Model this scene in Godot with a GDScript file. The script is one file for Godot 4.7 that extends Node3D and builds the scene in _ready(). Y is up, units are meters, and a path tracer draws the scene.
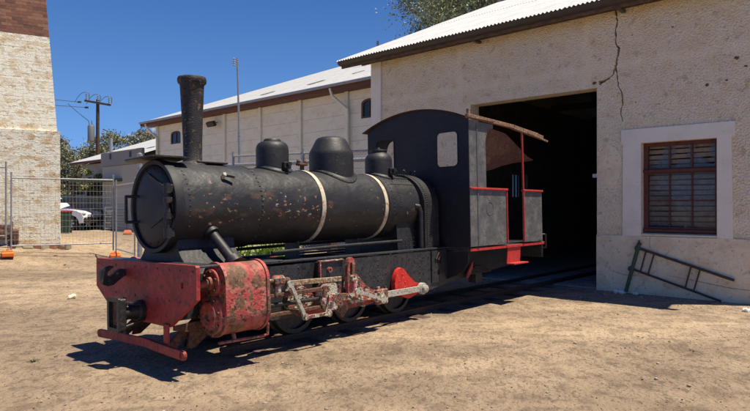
extends Node3D
# An old narrow-gauge steam locomotive standing in front of a rendered shed. Units are metres.
# "Site" axes: s runs along the track away from the camera into the shed, t runs across it to the far side.
const LS := 0.668
const LT := 0.744
const TURN := 0.8393   # turns local +x to the track's direction; local +z is then the near side
var M := {}
var rng := RandomNumberGenerator.new()
var used := {}
var noise_cache := {}

func _ready() -> void:
	rng.seed = 4711
	# ---- camera
	var cam := Camera3D.new()
	cam.name = "camera"
	cam.fov = 38.39
	cam.near = 0.05
	cam.far = 2000.0
	cam.position = Vector3(0, 1.4, 0)
	cam.rotation_degrees = Vector3(0.146, 0, 0)
	add_child(cam)
	cam.current = true
	# ---- sky and exposure
	var env := Environment.new()
	var sky := Sky.new()
	var psm := ProceduralSkyMaterial.new()
	psm.sky_top_color = Color(0.078, 0.250, 0.510)
	psm.sky_horizon_color = Color(0.45, 0.645, 0.87)
	psm.sky_curve = 0.16
	psm.ground_bottom_color = Color(0.42, 0.34, 0.26)
	psm.ground_horizon_color = Color(0.47, 0.52, 0.55)
	psm.ground_curve = 0.05
	psm.sky_energy_multiplier = 1.0
	psm.sun_angle_max = 0.0
	sky.sky_material = psm
	env.background_mode = Environment.BG_SKY
	env.sky = sky
	env.tonemap_mode = Environment.TONE_MAPPER_LINEAR
	env.tonemap_exposure = 1.44
	env.sdfgi_enabled = true
	env.ssao_enabled = true
	env.ssil_enabled = true
	var we := WorldEnvironment.new()
	we.name = "world_environment"
	we.environment = env
	add_child(we)
	# ---- sun: high, from the right and a little behind the shed's front
	var sun := DirectionalLight3D.new()
	sun.name = "sun"
	sun.light_color = Color(1.0, 0.96, 0.875)
	sun.light_energy = 1.6
	sun.light_angular_distance = 0.5
	sun.shadow_enabled = true
	add_child(sun)
	sun.look_at_from_position(Vector3(0.325, 1.0, 0.055) * 50.0, Vector3.ZERO, Vector3.FORWARD)
	make_materials()
	build_ground()
	build_track()
	build_engine_shed()
	build_goods_shed()
	build_tower()
	build_house()
	build_far_trees()
	build_locomotive()
	build_temporary_fence()
	build_chain_fence()
	build_background_things()
	build_car()
	build_yard_things()

# ---------------------------------------------------------------- placing and naming
func site(s: float, t: float, y := 0.0) -> Vector3:
	return Vector3(LS * s - LT * t, y, -(LT * s + LS * t))

func site_xf(s: float, t: float, y := 0.0) -> Transform3D:
	return Transform3D(Basis(Vector3.UP, TURN), site(s, t, y))

func numbered(called: String) -> String:
	if not used.has(called):
		used[called] = 0
		return called
	used[called] += 1
	return "%s_%03d" % [called, used[called]]

func thing(called: String, label: String, category: String, xf := Transform3D.IDENTITY, group := "") -> Node3D:
	var o := Node3D.new()
	o.name = numbered(called)
	add_child(o)
	o.transform = xf
	tag(o, label, category, group)
	return o

func tag(o: Node, label: String, category: String, group := "") -> void:
	o.set_meta("label", label)
	o.set_meta("category", category)
	if group != "":
		o.set_meta("group", group)

func put(called: String, st: SurfaceTool, m: Material, parent: Node, kind := "") -> MeshInstance3D:
	var o := MeshInstance3D.new()
	o.mesh = st.commit()
	o.material_override = null
	if o.mesh.get_surface_count() > 0:
		o.mesh.surface_set_material(0, m)
	o.name = numbered(called) if parent == self else called
	parent.add_child(o, true)
	if kind != "":
		o.set_meta("kind", kind)
	return o

func put_mesh(called: String, mesh: Mesh, parent: Node, xf: Transform3D, m: Material = null) -> MeshInstance3D:
	var o := MeshInstance3D.new()
	o.mesh = mesh
	if m != null:
		o.material_override = m
	o.name = called
	parent.add_child(o, true)
	o.transform = xf
	return o

func copy_of(src: Node3D, xf: Transform3D, label: String) -> Node3D:
	var c: Node3D = src.duplicate()
	c.name = numbered(String(src.name))
	add_child(c)
	c.transform = xf
	c.set_meta("label", label)
	return c

# ---------------------------------------------------------------- shapes
func new_st() -> SurfaceTool:
	var st := SurfaceTool.new()
	st.begin(Mesh.PRIMITIVE_TRIANGLES)
	return st

func tri(st: SurfaceTool, a: Vector3, b: Vector3, c: Vector3, na: Vector3, nb: Vector3, nc: Vector3) -> void:
	if (b - a).cross(c - a).dot(na + nb + nc) > 0.0:
		var p := b
		b = c
		c = p
		var q := nb
		nb = nc
		nc = q
	st.set_normal(na); st.add_vertex(a)
	st.set_normal(nb); st.add_vertex(b)
	st.set_normal(nc); st.add_vertex(c)

func quad(st: SurfaceTool, a: Vector3, b: Vector3, c: Vector3, d: Vector3, n: Vector3) -> void:
	tri(st, a, b, c, n, n, n)
	tri(st, a, c, d, n, n, n)

func quad4(st: SurfaceTool, a: Vector3, b: Vector3, c: Vector3, d: Vector3, na: Vector3, nb: Vector3, nc: Vector3, nd: Vector3) -> void:
	tri(st, a, b, c, na, nb, nc)
	tri(st, a, c, d, na, nc, nd)

# box with chamfered edges
func box(st: SurfaceTool, c: Vector3, size: Vector3, bev := 0.004, b := Basis.IDENTITY) -> void:
	var h := size * 0.5
	bev = minf(bev, minf(h.x, minf(h.y, h.z)) * 0.6)
	var i := h - Vector3(bev, bev, bev)
	var xf := Transform3D(b, c)
	for ax in 3:
		var u := (ax + 1) % 3
		var v := (ax + 2) % 3
		for sg in [-1.0, 1.0]:
			var p: Array[Vector3] = []
			for k in [[-1, -1], [1, -1], [1, 1], [-1, 1]]:
				var q := Vector3.ZERO
				q[ax] = h[ax] * sg
				q[u] = i[u] * k[0]
				q[v] = i[v] * k[1]
				p.append(xf * q)
			var n := Vector3.ZERO
			n[ax] = sg
			quad(st, p[0], p[1], p[2], p[3], b * n)
		for k in [[-1.0, -1.0], [1.0, -1.0], [1.0, 1.0], [-1.0, 1.0]]:
			var e: Array[Vector3] = []
			for w in [[0, -1.0], [0, 1.0], [1, 1.0], [1, -1.0]]:
				var q := Vector3.ZERO
				q[ax] = i[ax] * w[1]
				q[u] = (h[u] if w[0] == 0 else i[u]) * k[0]
				q[v] = (i[v] if w[0] == 0 else h[v]) * k[1]
				e.append(xf * q)
			var n := Vector3.ZERO
			n[u] = k[0]
			n[v] = k[1]
			quad(st, e[0], e[1], e[2], e[3], (b * n).normalized())
	for sx in [-1.0, 1.0]:
		for sy in [-1.0, 1.0]:
			for sz in [-1.0, 1.0]:
				var n := (b * Vector3(sx, sy, sz)).normalized()
				tri(st, xf * Vector3(h.x * sx, i.y * sy, i.z * sz), xf * Vector3(i.x * sx, h.y * sy, i.z * sz), xf * Vector3(i.x * sx, i.y * sy, h.z * sz), n, n, n)

# bar between two points with a rectangular section (w across, h in the "up" sense)
func bar(st: SurfaceTool, a: Vector3, b: Vector3, w: float, h: float, up := Vector3.UP, bev := 0.004) -> void:
	var x := (b - a).normalized()
	var z := x.cross(up).normalized()
	var y := z.cross(x)
	box(st, (a + b) * 0.5, Vector3(a.distance_to(b), h, w), bev, Basis(x, y, z))

func frame_for(dir: Vector3) -> Basis:
	var y := dir.normalized()
	var x := y.cross(Vector3(0.31, 0.17, 0.93)).normalized()
	if absf(y.dot(Vector3(0.31, 0.17, 0.93))) > 0.95:
		x = y.cross(Vector3.RIGHT).normalized()
	return Basis(x, y, x.cross(y))

func tube(st: SurfaceTool, a: Vector3, b: Vector3, r0: float, r1 := -1.0, sides := 10, caps := true) -> void:
	if r1 < 0.0:
		r1 = r0
	var f := frame_for(b - a)
	for k in sides:
		var p0 := TAU * k / sides
		var p1 := TAU * (k + 1) / sides
		var n0 := f.x * cos(p0) + f.z * sin(p0)
		var n1 := f.x * cos(p1) + f.z * sin(p1)
		quad4(st, a + n0 * r0, b + n0 * r1, b + n1 * r1, a + n1 * r0, n0, n0, n1, n1)
		if caps:
			tri(st, a, a + n0 * r0, a + n1 * r0, -f.y, -f.y, -f.y)
			tri(st, b, b + n0 * r1, b + n1 * r1, f.y, f.y, f.y)

func pipe(st: SurfaceTool, pts: Array, r: float, sides := 8) -> void:
	for k in pts.size() - 1:
		tube(st, pts[k], pts[k + 1], r, r, sides)
	for k in range(1, pts.size() - 1):
		ball(st, pts[k], r * 1.02, 4, sides)

func ball(st: SurfaceTool, c: Vector3, r: float, rings := 5, sides := 10, sc := Vector3.ONE) -> void:
	for i in rings:
		var a0 := PI * i / rings
		var a1 := PI * (i + 1) / rings
		for k in sides:
			var p0 := TAU * k / sides
			var p1 := TAU * (k + 1) / sides
			var v := [Vector3(sin(a0) * cos(p0), cos(a0), sin(a0) * sin(p0)), Vector3(sin(a1) * cos(p0), cos(a1), sin(a1) * sin(p0)), Vector3(sin(a1) * cos(p1), cos(a1), sin(a1) * sin(p1)), Vector3(sin(a0) * cos(p1), cos(a0), sin(a0) * sin(p1))]
			if i > 0:
				tri(st, c + v[0] * r * sc, c + v[1] * r * sc, c + v[3] * r * sc, v[0], v[1], v[3])
			if i < rings - 1:
				tri(st, c + v[1] * r * sc, c + v[2] * r * sc, c + v[3] * r * sc, v[1], v[2], v[3])

# profile: Vector2(radius, height) pairs; sharp edges where the bend is more than 35 degrees
func lathe(st: SurfaceTool, prof: Array, segs := 40, xf := Transform3D.IDENTITY) -> void:
	var n := prof.size()
	var en: Array[Vector2] = []
	for i in n - 1:
		var e: Vector2 = prof[i + 1] - prof[i]
		en.append(Vector2(e.y, -e.x).normalized())
	for i in n - 1:
		var n0 := en[i]
		var n1 := en[i]
		if i > 0 and en[i - 1].dot(en[i]) > 0.8:
			n0 = (en[i - 1] + en[i]).normalized()
		if i < n - 2 and en[i + 1].dot(en[i]) > 0.8:
			n1 = (en[i + 1] + en[i]).normalized()
		var p: Vector2 = prof[i]
		var q: Vector2 = prof[i + 1]
		for k in segs:
			var a := TAU * k / segs
			var b := TAU * (k + 1) / segs
			var ca := cos(a); var sa := sin(a); var cb := cos(b); var sb := sin(b)
			var A := xf * Vector3(p.x * ca, p.y, p.x * sa)
			var B := xf * Vector3(q.x * ca, q.y, q.x * sa)
			var C := xf * Vector3(q.x * cb, q.y, q.x * sb)
			var D := xf * Vector3(p.x * cb, p.y, p.x * sb)
			var nA := xf.basis * Vector3(n0.x * ca, n0.y, n0.x * sa)
			var nB := xf.basis * Vector3(n1.x * ca, n1.y, n1.x * sa)
			var nC := xf.basis * Vector3(n1.x * cb, n1.y, n1.x * sb)
			var nD := xf.basis * Vector3(n0.x * cb, n0.y, n0.x * sb)
			if q.x > 0.0001:
				tri(st, A, B, C, nA, nB, nC)
			if p.x > 0.0001:
				tri(st, A, C, D, nA, nC, nD)

func turn_x() -> Basis:   # lathe axis (y) laid along local x
	return Basis(Vector3(0, 0, 1), Vector3(1, 0, 0), Vector3(0, 1, 0))

func turn_z() -> Basis:   # lathe axis (y) laid along local z
	return Basis(Vector3(1, 0, 0), Vector3(0, 0, 1), Vector3(0, -1, 0))

func across() -> Basis:   # polygon plane (x, y) -> local (z, y), thickness along local x
	return Basis(Vector3(0, 0, 1), Vector3(0, 1, 0), Vector3(1, 0, 0))

func poly(points: Array) -> PackedVector2Array:
	var p := PackedVector2Array()
	for v in points:
		p.append(v)
	return p

func rrect(c: Vector2, w: float, h: float, r: float, n := 5) -> PackedVector2Array:
	var p := PackedVector2Array()
	var cs := [Vector2(1, 1), Vector2(-1, 1), Vector2(-1, -1), Vector2(1, -1)]
	for k in 4:
		var cc: Vector2 = c + Vector2(cs[k].x * (w * 0.5 - r), cs[k].y * (h * 0.5 - r))
		for i in n + 1:
			var a := PI * 0.5 * (k + float(i) / n)
			p.append(cc + Vector2(cos(a), sin(a)) * r)
	return p

func disc(c: Vector2, r: float, n := 20) -> PackedVector2Array:
	var p := PackedVector2Array()
	for i in n:
		p.append(c + Vector2(cos(TAU * i / n), sin(TAU * i / n)) * r)
	return p

# a flat plate: outline (with holes) of the given thickness; smooth = rounded outline
func plate(st: SurfaceTool, outline: PackedVector2Array, thick: float, xf := Transform3D.IDENTITY, holes: Array = [], smooth := false) -> void:
	var cuts: Array = []
	var lo := INF
	var hi := -INF
	var lo2 := INF
	var hi2 := -INF
	for v in outline:
		lo = minf(lo, v.x); hi = maxf(hi, v.x); lo2 = minf(lo2, v.y); hi2 = maxf(hi2, v.y)
	for h in holes:
		var s := 0.0
		for v in h:
			s += v.x
		cuts.append(s / h.size())
	cuts.sort()
	var pieces: Array = []
	if cuts.is_empty():
		pieces = [outline]
	else:
		var edges := [lo - 1.0] + cuts + [hi + 1.0]
		for k in edges.size() - 1:
			if edges[k + 1] - edges[k] < 0.0005:
				continue
			var slab := poly([Vector2(edges[k], lo2 - 1), Vector2(edges[k + 1], lo2 - 1), Vector2(edges[k + 1], hi2 + 1), Vector2(edges[k], hi2 + 1)])
			var parts: Array = Geometry2D.intersect_polygons(outline, slab)
			for h in holes:
				var next: Array = []
				for p in parts:
					next.append_array(Geometry2D.clip_polygons(p, h))
				parts = next
			pieces.append_array(parts)
	var nz := xf.basis * Vector3(0, 0, 1)
	for p in pieces:
		var idx := Geometry2D.triangulate_polygon(p)
		for i in range(0, idx.size(), 3):
			for sg in [-1.0, 1.0]:
				var n: Vector3 = nz * sg
				var o := Vector3(0, 0, thick * 0.5 * sg)
				tri(st, xf * (v3(p[idx[i]]) + o), xf * (v3(p[idx[i + 1]]) + o), xf * (v3(p[idx[i + 2]]) + o), n, n, n)
		var m: int = p.size()
		var turn := 1.0 if not Geometry2D.is_polygon_clockwise(p) else -1.0
		for i in m:
			var a: Vector2 = p[i]
			var b: Vector2 = p[(i + 1) % m]
			if a.distance_to(b) < 0.00001:
				continue
			var on_cut := false
			for c in cuts:
				if absf(a.x - c) < 0.0003 and absf(b.x - c) < 0.0003:
					on_cut = true
			if on_cut:
				continue
			var e := (b - a).normalized()
			var n2 := Vector2(e.y, -e.x) * turn
			var na := n2
			var nb := n2
			if smooth:
				var ep: Vector2 = (a - p[(i + m - 1) % m]).normalized()
				var ef: Vector2 = (p[(i + 2) % m] - b).normalized()
				if ep.dot(e) > 0.7:
					na = (n2 + Vector2(ep.y, -ep.x) * turn).normalized()
				if ef.dot(e) > 0.7:
					nb = (n2 + Vector2(ef.y, -ef.x) * turn).normalized()
			var o := Vector3(0, 0, thick * 0.5)
			var wa := xf.basis * v3(na)
			var wb := xf.basis * v3(nb)
			quad4(st, xf * (v3(a) - o), xf * (v3(b) - o), xf * (v3(b) + o), xf * (v3(a) + o), wa, wb, wb, wa)

func v3(v: Vector2) -> Vector3:
	return Vector3(v.x, v.y, 0)

func rivet(st: SurfaceTool, c: Vector3, n: Vector3, r: float) -> void:
	var f := frame_for(n)
	for k in 7:
		var a := TAU * k / 7
		var b := TAU * (k + 1) / 7
		var na := f.x * cos(a) + f.z * sin(a)
		var nb := f.x * cos(b) + f.z * sin(b)
		var ma := (na + f.y).normalized()
		var mb := (nb + f.y).normalized()
		quad4(st, c + na * r, c + na * r * 0.7 + f.y * r * 0.55, c + nb * r * 0.7 + f.y * r * 0.55, c + nb * r, na, ma, mb, nb)
		tri(st, c + na * r * 0.7 + f.y * r * 0.55, c + nb * r * 0.7 + f.y * r * 0.55, c + f.y * r * 0.75, ma, mb, f.y)

func hex_bolt(st: SurfaceTool, c: Vector3, n: Vector3, r: float, h: float) -> void:
	tube(st, c, c + n.normalized() * h, r, r, 6)

# ---------------------------------------------------------------- materials
func noise_bytes(freq: float, seed_: int, size: int, octaves := 4, kind := FastNoiseLite.TYPE_SIMPLEX_SMOOTH) -> PackedByteArray:
	var key := "%f_%d_%d_%d_%d" % [freq, seed_, size, octaves, kind]
	if not noise_cache.has(key):
		var n := FastNoiseLite.new()
		n.noise_type = kind
		n.seed = seed_
		n.frequency = freq / size
		n.fractal_octaves = octaves
		if octaves < 2:
			n.fractal_type = FastNoiseLite.FRACTAL_NONE
		var im := n.get_seamless_image(size, size, false, false, 0.12, true)
		im.convert(Image.FORMAT_L8)
		noise_cache[key] = im.get_data()
	return noise_cache[key]

func srgb(c: Color) -> Color:
	return c.linear_to_srgb()

# layers: [colour (linear), freq, seed, low, high, opacity (, mask freq, mask seed, mask low, mask high)]
func tex(size: int, base: Color, layers: Array, grain := 0.06, grain_freq := 90.0, seed_ := 1) -> ImageTexture:
	var g := noise_bytes(grain_freq, seed_, size, 3)
	var maps: Array = []
	for l in layers:
		maps.append([noise_bytes(l[1], l[2], size), noise_bytes(l[6], l[7], size, 2) if l.size() > 6 else PackedByteArray()])
	var out := PackedByteArray()
	out.resize(size * size * 3)
	var b := srgb(base)
	var cols: Array = []
	for l in layers:
		cols.append(srgb(l[0]))
	for i in size * size:
		var r := b.r
		var gr := b.g
		var bl := b.b
		for k in layers.size():
			var l: Array = layers[k]
			var w: float = clampf((maps[k][0][i] / 255.0 - l[3]) / (l[4] - l[3]), 0.0, 1.0) * l[5]
			if w <= 0.0:
				continue
			if l.size() > 6:
				w *= clampf((maps[k][1][i] / 255.0 - l[8]) / (l[9] - l[8]), 0.0, 1.0)
			var c: Color = cols[k]
			r += (c.r - r) * w
			gr += (c.g - gr) * w
			bl += (c.b - bl) * w
		var v := 1.0 + (g[i] / 255.0 - 0.5) * 2.0 * grain
		out[i * 3] = clampi(int(r * v * 255.0), 0, 255)
		out[i * 3 + 1] = clampi(int(gr * v * 255.0), 0, 255)
		out[i * 3 + 2] = clampi(int(bl * v * 255.0), 0, 255)
	var im := Image.create_from_data(size, size, false, Image.FORMAT_RGB8, out)
	return ImageTexture.create_from_image(im)

func bump(size: int, freq: float, seed_: int, strength: float, octaves := 4, kind := FastNoiseLite.TYPE_SIMPLEX_SMOOTH) -> ImageTexture:
	var im := Image.create_from_data(size, size, false, Image.FORMAT_L8, noise_bytes(freq, seed_, size, octaves, kind))
	im.convert(Image.FORMAT_RGBA8)
	im.bump_map_to_normal_map(strength)
	return ImageTexture.create_from_image(im)

func mat(albedo: Texture2D, metres: float, rough: float, normal: Texture2D = null, nscale := 1.0, metal := 0.0) -> StandardMaterial3D:
	var m := StandardMaterial3D.new()
	m.albedo_texture = albedo
	m.uv1_triplanar = true
	m.uv1_scale = Vector3.ONE / metres
	m.roughness = rough
	m.metallic = metal
	if normal != null:
		m.normal_enabled = true
		m.normal_texture = normal
		m.normal_scale = nscale
	return m

func world(m: StandardMaterial3D) -> StandardMaterial3D:
	m.uv1_world_triplanar = true
	return m

func flat(c: Color, rough := 0.6, metal := 0.0) -> StandardMaterial3D:
	var m := StandardMaterial3D.new()
	m.albedo_color = srgb(c)
	m.roughness = rough
	m.metallic = metal
	return m

func make_materials() -> void:
	var dents := bump(512, 10.0, 21, 6.0, 5)
	var fine := bump(512, 60.0, 22, 4.0, 3)
	# locomotive paints
	M.black = mat(tex(512, Color(0.0135, 0.0135, 0.016), [
		[Color(0.030, 0.029, 0.028), 5.0, 31, 0.42, 0.8, 0.75],
		[Color(0.070, 0.040, 0.027), 14.0, 32, 0.74, 0.80, 0.8],
		[Color(0.30, 0.24, 0.17), 30.0, 33, 0.80, 0.83, 0.9, 5.0, 34, 0.5, 0.65],
		[Color(0.006, 0.006, 0.007), 22.0, 35, 0.70, 0.75, 0.8]], 0.16, 120.0, 3), 1.3, 0.56, bump(512, 34.0, 29, 5.0, 5), 0.13)
	M.chimney = mat(tex(512, Color(0.016, 0.016, 0.018), [
		[Color(0.034, 0.032, 0.030), 6.0, 36, 0.45, 0.8, 0.7],
		[Color(0.20, 0.11, 0.045), 7.0, 37, 0.72, 0.745, 0.9],
		[Color(0.05, 0.032, 0.022), 26.0, 38, 0.70, 0.76, 0.8]], 0.16, 110.0, 4), 0.9, 0.65, fine, 0.7)
	M.boiler = boiler_material(dents)
	M.navy = mat(tex(512, Color(0.0070, 0.0080, 0.0125), [
		[Color(0.014, 0.015, 0.022), 4.0, 41, 0.45, 0.85, 0.7],
		[Color(0.03, 0.045, 0.05), 20.0, 42, 0.82, 0.86, 0.7],
		[Color(0.05, 0.028, 0.02), 34.0, 43, 0.80, 0.84, 0.7]], 0.10, 120.0, 5), 1.4, 0.62, dents, 0.12)
	M.cab_grey = mat(tex(512, Color(0.105, 0.105, 0.112), [
		[Color(0.165, 0.160, 0.155), 4.0, 44, 0.42, 0.78, 0.9],
		[Color(0.070, 0.068, 0.069), 12.0, 45, 0.68, 0.85, 0.6],
		[Color(0.10, 0.055, 0.035), 30.0, 46, 0.76, 0.80, 0.8]], 0.08, 120.0, 6), 1.2, 0.45, dents, 0.3)
	M.frame_black = mat(tex(512, Color(0.026, 0.027, 0.031), [
		[Color(0.046, 0.045, 0.046), 7.0, 47, 0.42, 0.8, 0.7],
		[Color(0.006, 0.006, 0.006), 18.0, 48, 0.66, 0.72, 0.8],
		[Color(0.11, 0.06, 0.04), 30.0, 49, 0.79, 0.82, 0.8],
		[Color(0.28, 0.25, 0.2), 40.0, 50, 0.85, 0.87, 0.9]], 0.12, 120.0, 7), 1.1, 0.45, dents, 0.22)
	M.red = mat(tex(512, Color(0.34, 0.030, 0.026), [
		[Color(0.22, 0.020, 0.019), 4.0, 51, 0.42, 0.72, 0.85],
		[Color(0.10, 0.030, 0.022), 11.0, 151, 0.64, 0.76, 0.6],
		[Color(0.40, 0.07, 0.055), 9.0, 52, 0.66, 0.8, 0.6],
		[Color(0.05, 0.025, 0.02), 26.0, 53, 0.76, 0.79, 0.85]], 0.10, 100.0, 8), 1.2, 0.58, dents, 0.2)
	M.cylinder_red = mat(tex(512, Color(0.40, 0.060, 0.055), [
		[Color(0.43, 0.15, 0.115), 5.0, 54, 0.48, 0.60, 0.85],
		[Color(0.33, 0.16, 0.10), 3.0, 55, 0.55, 0.58, 0.85],
		[Color(0.15, 0.078, 0.045), 3.0, 55, 0.58, 0.60, 0.95],
		[Color(0.06, 0.032, 0.022), 13.0, 56, 0.72, 0.75, 0.9],
		[Color(0.48, 0.33, 0.22), 22.0, 57, 0.80, 0.83, 0.8]], 0.12, 110.0, 9), 0.9, 0.78, bump(512, 24.0, 23, 8.0, 5), 0.35)
	M.bright_red = mat(tex(512, Color(0.60, 0.022, 0.014), [
		[Color(0.46, 0.02, 0.015), 6.0, 58, 0.45, 0.7, 0.7],
		[Color(0.5, 0.42, 0.33), 20.0, 59, 0.80, 0.82, 0.9]], 0.06, 100.0, 10), 0.7, 0.42, dents, 0.1)
	M.cab_red = mat(tex(512, Color(0.50, 0.040, 0.032), [
		[Color(0.34, 0.03, 0.025), 8.0, 60, 0.48, 0.7, 0.7],
		[Color(0.10, 0.05, 0.035), 22.0, 61, 0.74, 0.78, 0.85]], 0.10, 100.0, 11), 0.8, 0.5, fine, 0.2)
	M.flaked = mat(tex(512, Color(0.46, 0.45, 0.36), [
		[Color(0.42, 0.07, 0.07), 5.0, 62, 0.54, 0.57, 0.9],
		[Color(0.16, 0.085, 0.045), 6.0, 63, 0.58, 0.61, 0.95],
		[Color(0.04, 0.026, 0.02), 10.0, 64, 0.68, 0.71, 0.95]], 0.10, 100.0, 12), 0.80, 0.62, bump(512, 30.0, 24, 8.0, 4), 0.5)
	M.tan_bar = mat(tex(512, Color(0.34, 0.25, 0.15), [
		[Color(0.15, 0.075, 0.04), 12.0, 65, 0.50, 0.60, 0.9],
		[Color(0.48, 0.45, 0.36), 10.0, 66, 0.64, 0.68, 0.9]], 0.14, 100.0, 13), 0.5, 0.6, fine, 0.4)
	M.pale_rod = mat(tex(512, Color(0.44, 0.44, 0.38), [
		[Color(0.30, 0.28, 0.22), 9.0, 67, 0.50, 0.7, 0.8],
		[Color(0.15, 0.08, 0.045), 18.0, 68, 0.72, 0.75, 0.9],
		[Color(0.4, 0.06, 0.06), 15.0, 69, 0.76, 0.79, 0.8]], 0.10, 100.0, 14), 0.5, 0.5, fine, 0.3)
	M.rust = mat(tex(512, Color(0.115, 0.052, 0.030), [
		[Color(0.18, 0.075, 0.038), 8.0, 70, 0.45, 0.7, 0.8],
		[Color(0.045, 0.025, 0.018), 14.0, 71, 0.56, 0.68, 0.8]], 0.18, 100.0, 15), 0.7, 0.8, bump(512, 40.0, 25, 6.0, 4), 0.6)
	M.roof_rust = mat(tex(512, Color(0.085, 0.036, 0.022), [
		[Color(0.13, 0.055, 0.032), 6.0, 72, 0.45, 0.75, 0.8],
		[Color(0.30, 0.17, 0.11), 20.0, 73, 0.74, 0.78, 0.7]], 0.14, 100.0, 16), 0.9, 0.75, fine, 0.3)
	M.roof_timber = mat(tex(512, Color(0.24, 0.125, 0.075), [
		[Color(0.12, 0.055, 0.032), 9.0, 74, 0.50, 0.62, 0.9],
		[Color(0.42, 0.34, 0.26), 14.0, 75, 0.66, 0.72, 0.8]], 0.16, 100.0, 17), 0.6, 0.8, fine, 0.4)
	M.dark_iron = mat(tex(512, Color(0.014, 0.014, 0.015), [
		[Color(0.05, 0.042, 0.036), 9.0, 76, 0.52, 0.75, 0.8],
		[Color(0.10, 0.055, 0.035), 20.0, 77, 0.72, 0.76, 0.8]], 0.16, 100.0, 18), 0.6, 0.5, fine, 0.4)
	M.band = mat(tex(512, Color(0.56, 0.51, 0.38), [
		[Color(0.44, 0.17, 0.10), 5.0, 78, 0.68, 0.71, 0.9],
		[Color(0.09, 0.06, 0.045), 16.0, 79, 0.76, 0.79, 0.9]], 0.12, 100.0, 19), 0.6, 0.55, fine, 0.3)
	M.rail = mat(tex(512, Color(0.075, 0.040, 0.026), [
		[Color(0.13, 0.075, 0.045), 8.0, 80, 0.48, 0.75, 0.8],
		[Color(0.03, 0.02, 0.016), 18.0, 81, 0.6, 0.7, 0.8]], 0.16, 100.0, 20), 0.6, 0.7, fine, 0.5)
	# buildings
	M.roughcast = mat(tex(1024, Color(0.84, 0.73, 0.53), [
		[Color(0.78, 0.64, 0.43), 6.0, 82, 0.42, 0.8, 0.8],
		[Color(0.84, 0.75, 0.62), 9.0, 83, 0.55, 0.8, 0.6],
		[Color(0.60, 0.48, 0.32), 44.0, 84, 0.66, 0.80, 0.5],
		[Color(0.40, 0.30, 0.20), 12.0, 85, 0.74, 0.86, 0.4]], 0.08, 190.0, 21), 2.6, 0.95, bump(1024, 66.0, 26, 18.0, 5), 0.62)
	M.plinth = mat(tex(512, Color(0.78, 0.68, 0.49), [
		[Color(0.68, 0.56, 0.38), 5.0, 86, 0.45, 0.75, 0.8],
		[Color(0.44, 0.34, 0.23), 13.0, 87, 0.74, 0.84, 0.45],
		[Color(0.15, 0.11, 0.08), 34.0, 88, 0.80, 0.84, 0.7]], 0.06, 150.0, 22), 2.2, 0.9, bump(512, 24.0, 27, 5.0, 4), 0.4)
	M.surround = mat(tex(512, Color(0.80, 0.745, 0.635), [
		[Color(0.73, 0.67, 0.56), 5.0, 89, 0.48, 0.8, 0.7],
		[Color(0.30, 0.25, 0.2), 40.0, 90, 0.82, 0.86, 0.7]], 0.04, 150.0, 23), 1.8, 0.85, fine, 0.15)
	M.gutter = mat(tex(512, Color(0.055, 0.045, 0.040), [
		[Color(0.075, 0.062, 0.055), 6.0, 91, 0.45, 0.8, 0.8]], 0.08, 100.0, 24), 1.5, 0.5)
	M.soffit = mat(tex(512, Color(0.13, 0.085, 0.055), [
		[Color(0.07, 0.045, 0.03), 8.0, 92, 0.5, 0.7, 0.8]], 0.12, 100.0, 25), 1.2, 0.85)
	M.white_roof = mat(tex(512, Color(0.47, 0.475, 0.485), [
		[Color(0.37, 0.365, 0.36), 4.0, 93, 0.45, 0.75, 0.8],
		[Color(0.34, 0.28, 0.24), 16.0, 94, 0.72, 0.82, 0.6]], 0.05, 100.0, 26), 3.0, 0.5)
	M.old_roof = mat(tex(512, Color(0.20, 0.17, 0.15), [
		[Color(0.11, 0.075, 0.055), 6.0, 95, 0.5, 0.7, 0.8]], 0.12, 100.0, 27), 2.0, 0.8)
	M.window_red = mat(tex(512, Color(0.105, 0.026, 0.020), [
		[Color(0.060, 0.018, 0.014), 8.0, 96, 0.48, 0.7, 0.8],
		[Color(0.32, 0.27, 0.22), 30.0, 97, 0.80, 0.83, 0.7]], 0.12, 100.0, 28), 0.8, 0.6)
	M.slat = mat(tex(512, Color(0.30, 0.26, 0.215), [
		[Color(0.20, 0.16, 0.125), 8.0, 98, 0.48, 0.7, 0.8]], 0.14, 100.0, 29), 0.9, 0.8)
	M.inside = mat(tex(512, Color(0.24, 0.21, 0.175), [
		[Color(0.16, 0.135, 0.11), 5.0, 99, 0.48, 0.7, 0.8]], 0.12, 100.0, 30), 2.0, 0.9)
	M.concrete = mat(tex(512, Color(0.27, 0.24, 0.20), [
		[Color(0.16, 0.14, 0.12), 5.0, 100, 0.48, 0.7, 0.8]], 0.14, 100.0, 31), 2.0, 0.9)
	M.cream_wall = mat(tex(512, Color(0.84, 0.81, 0.66), [
		[Color(0.76, 0.72, 0.57), 5.0, 101, 0.46, 0.8, 0.8],
		[Color(0.50, 0.43, 0.31), 16.0, 102, 0.74, 0.88, 0.35]], 0.06, 100.0, 32), 3.0, 0.9)
	M.fascia_red = flat(Color(0.13, 0.050, 0.038), 0.7)
	M.cream_brick = world(mat(tex(1024, Color(0.88, 0.86, 0.72), [
		[Color(0.82, 0.77, 0.60), 12.0, 103, 0.48, 0.8, 0.7],
		[Color(0.62, 0.45, 0.25), 8.0, 104, 0.59, 0.65, 0.85],
		[Color(0.40, 0.24, 0.13), 24.0, 105, 0.74, 0.78, 0.85]], 0.07, 140.0, 33), 3.0, 0.85, fine, 0.25))
	M.cream_mortar = world(mat(tex(512, Color(0.84, 0.81, 0.70), [
		[Color(0.50, 0.37, 0.23), 12.0, 106, 0.62, 0.70, 0.8]], 0.10, 140.0, 34), 2.0, 0.95))
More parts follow.
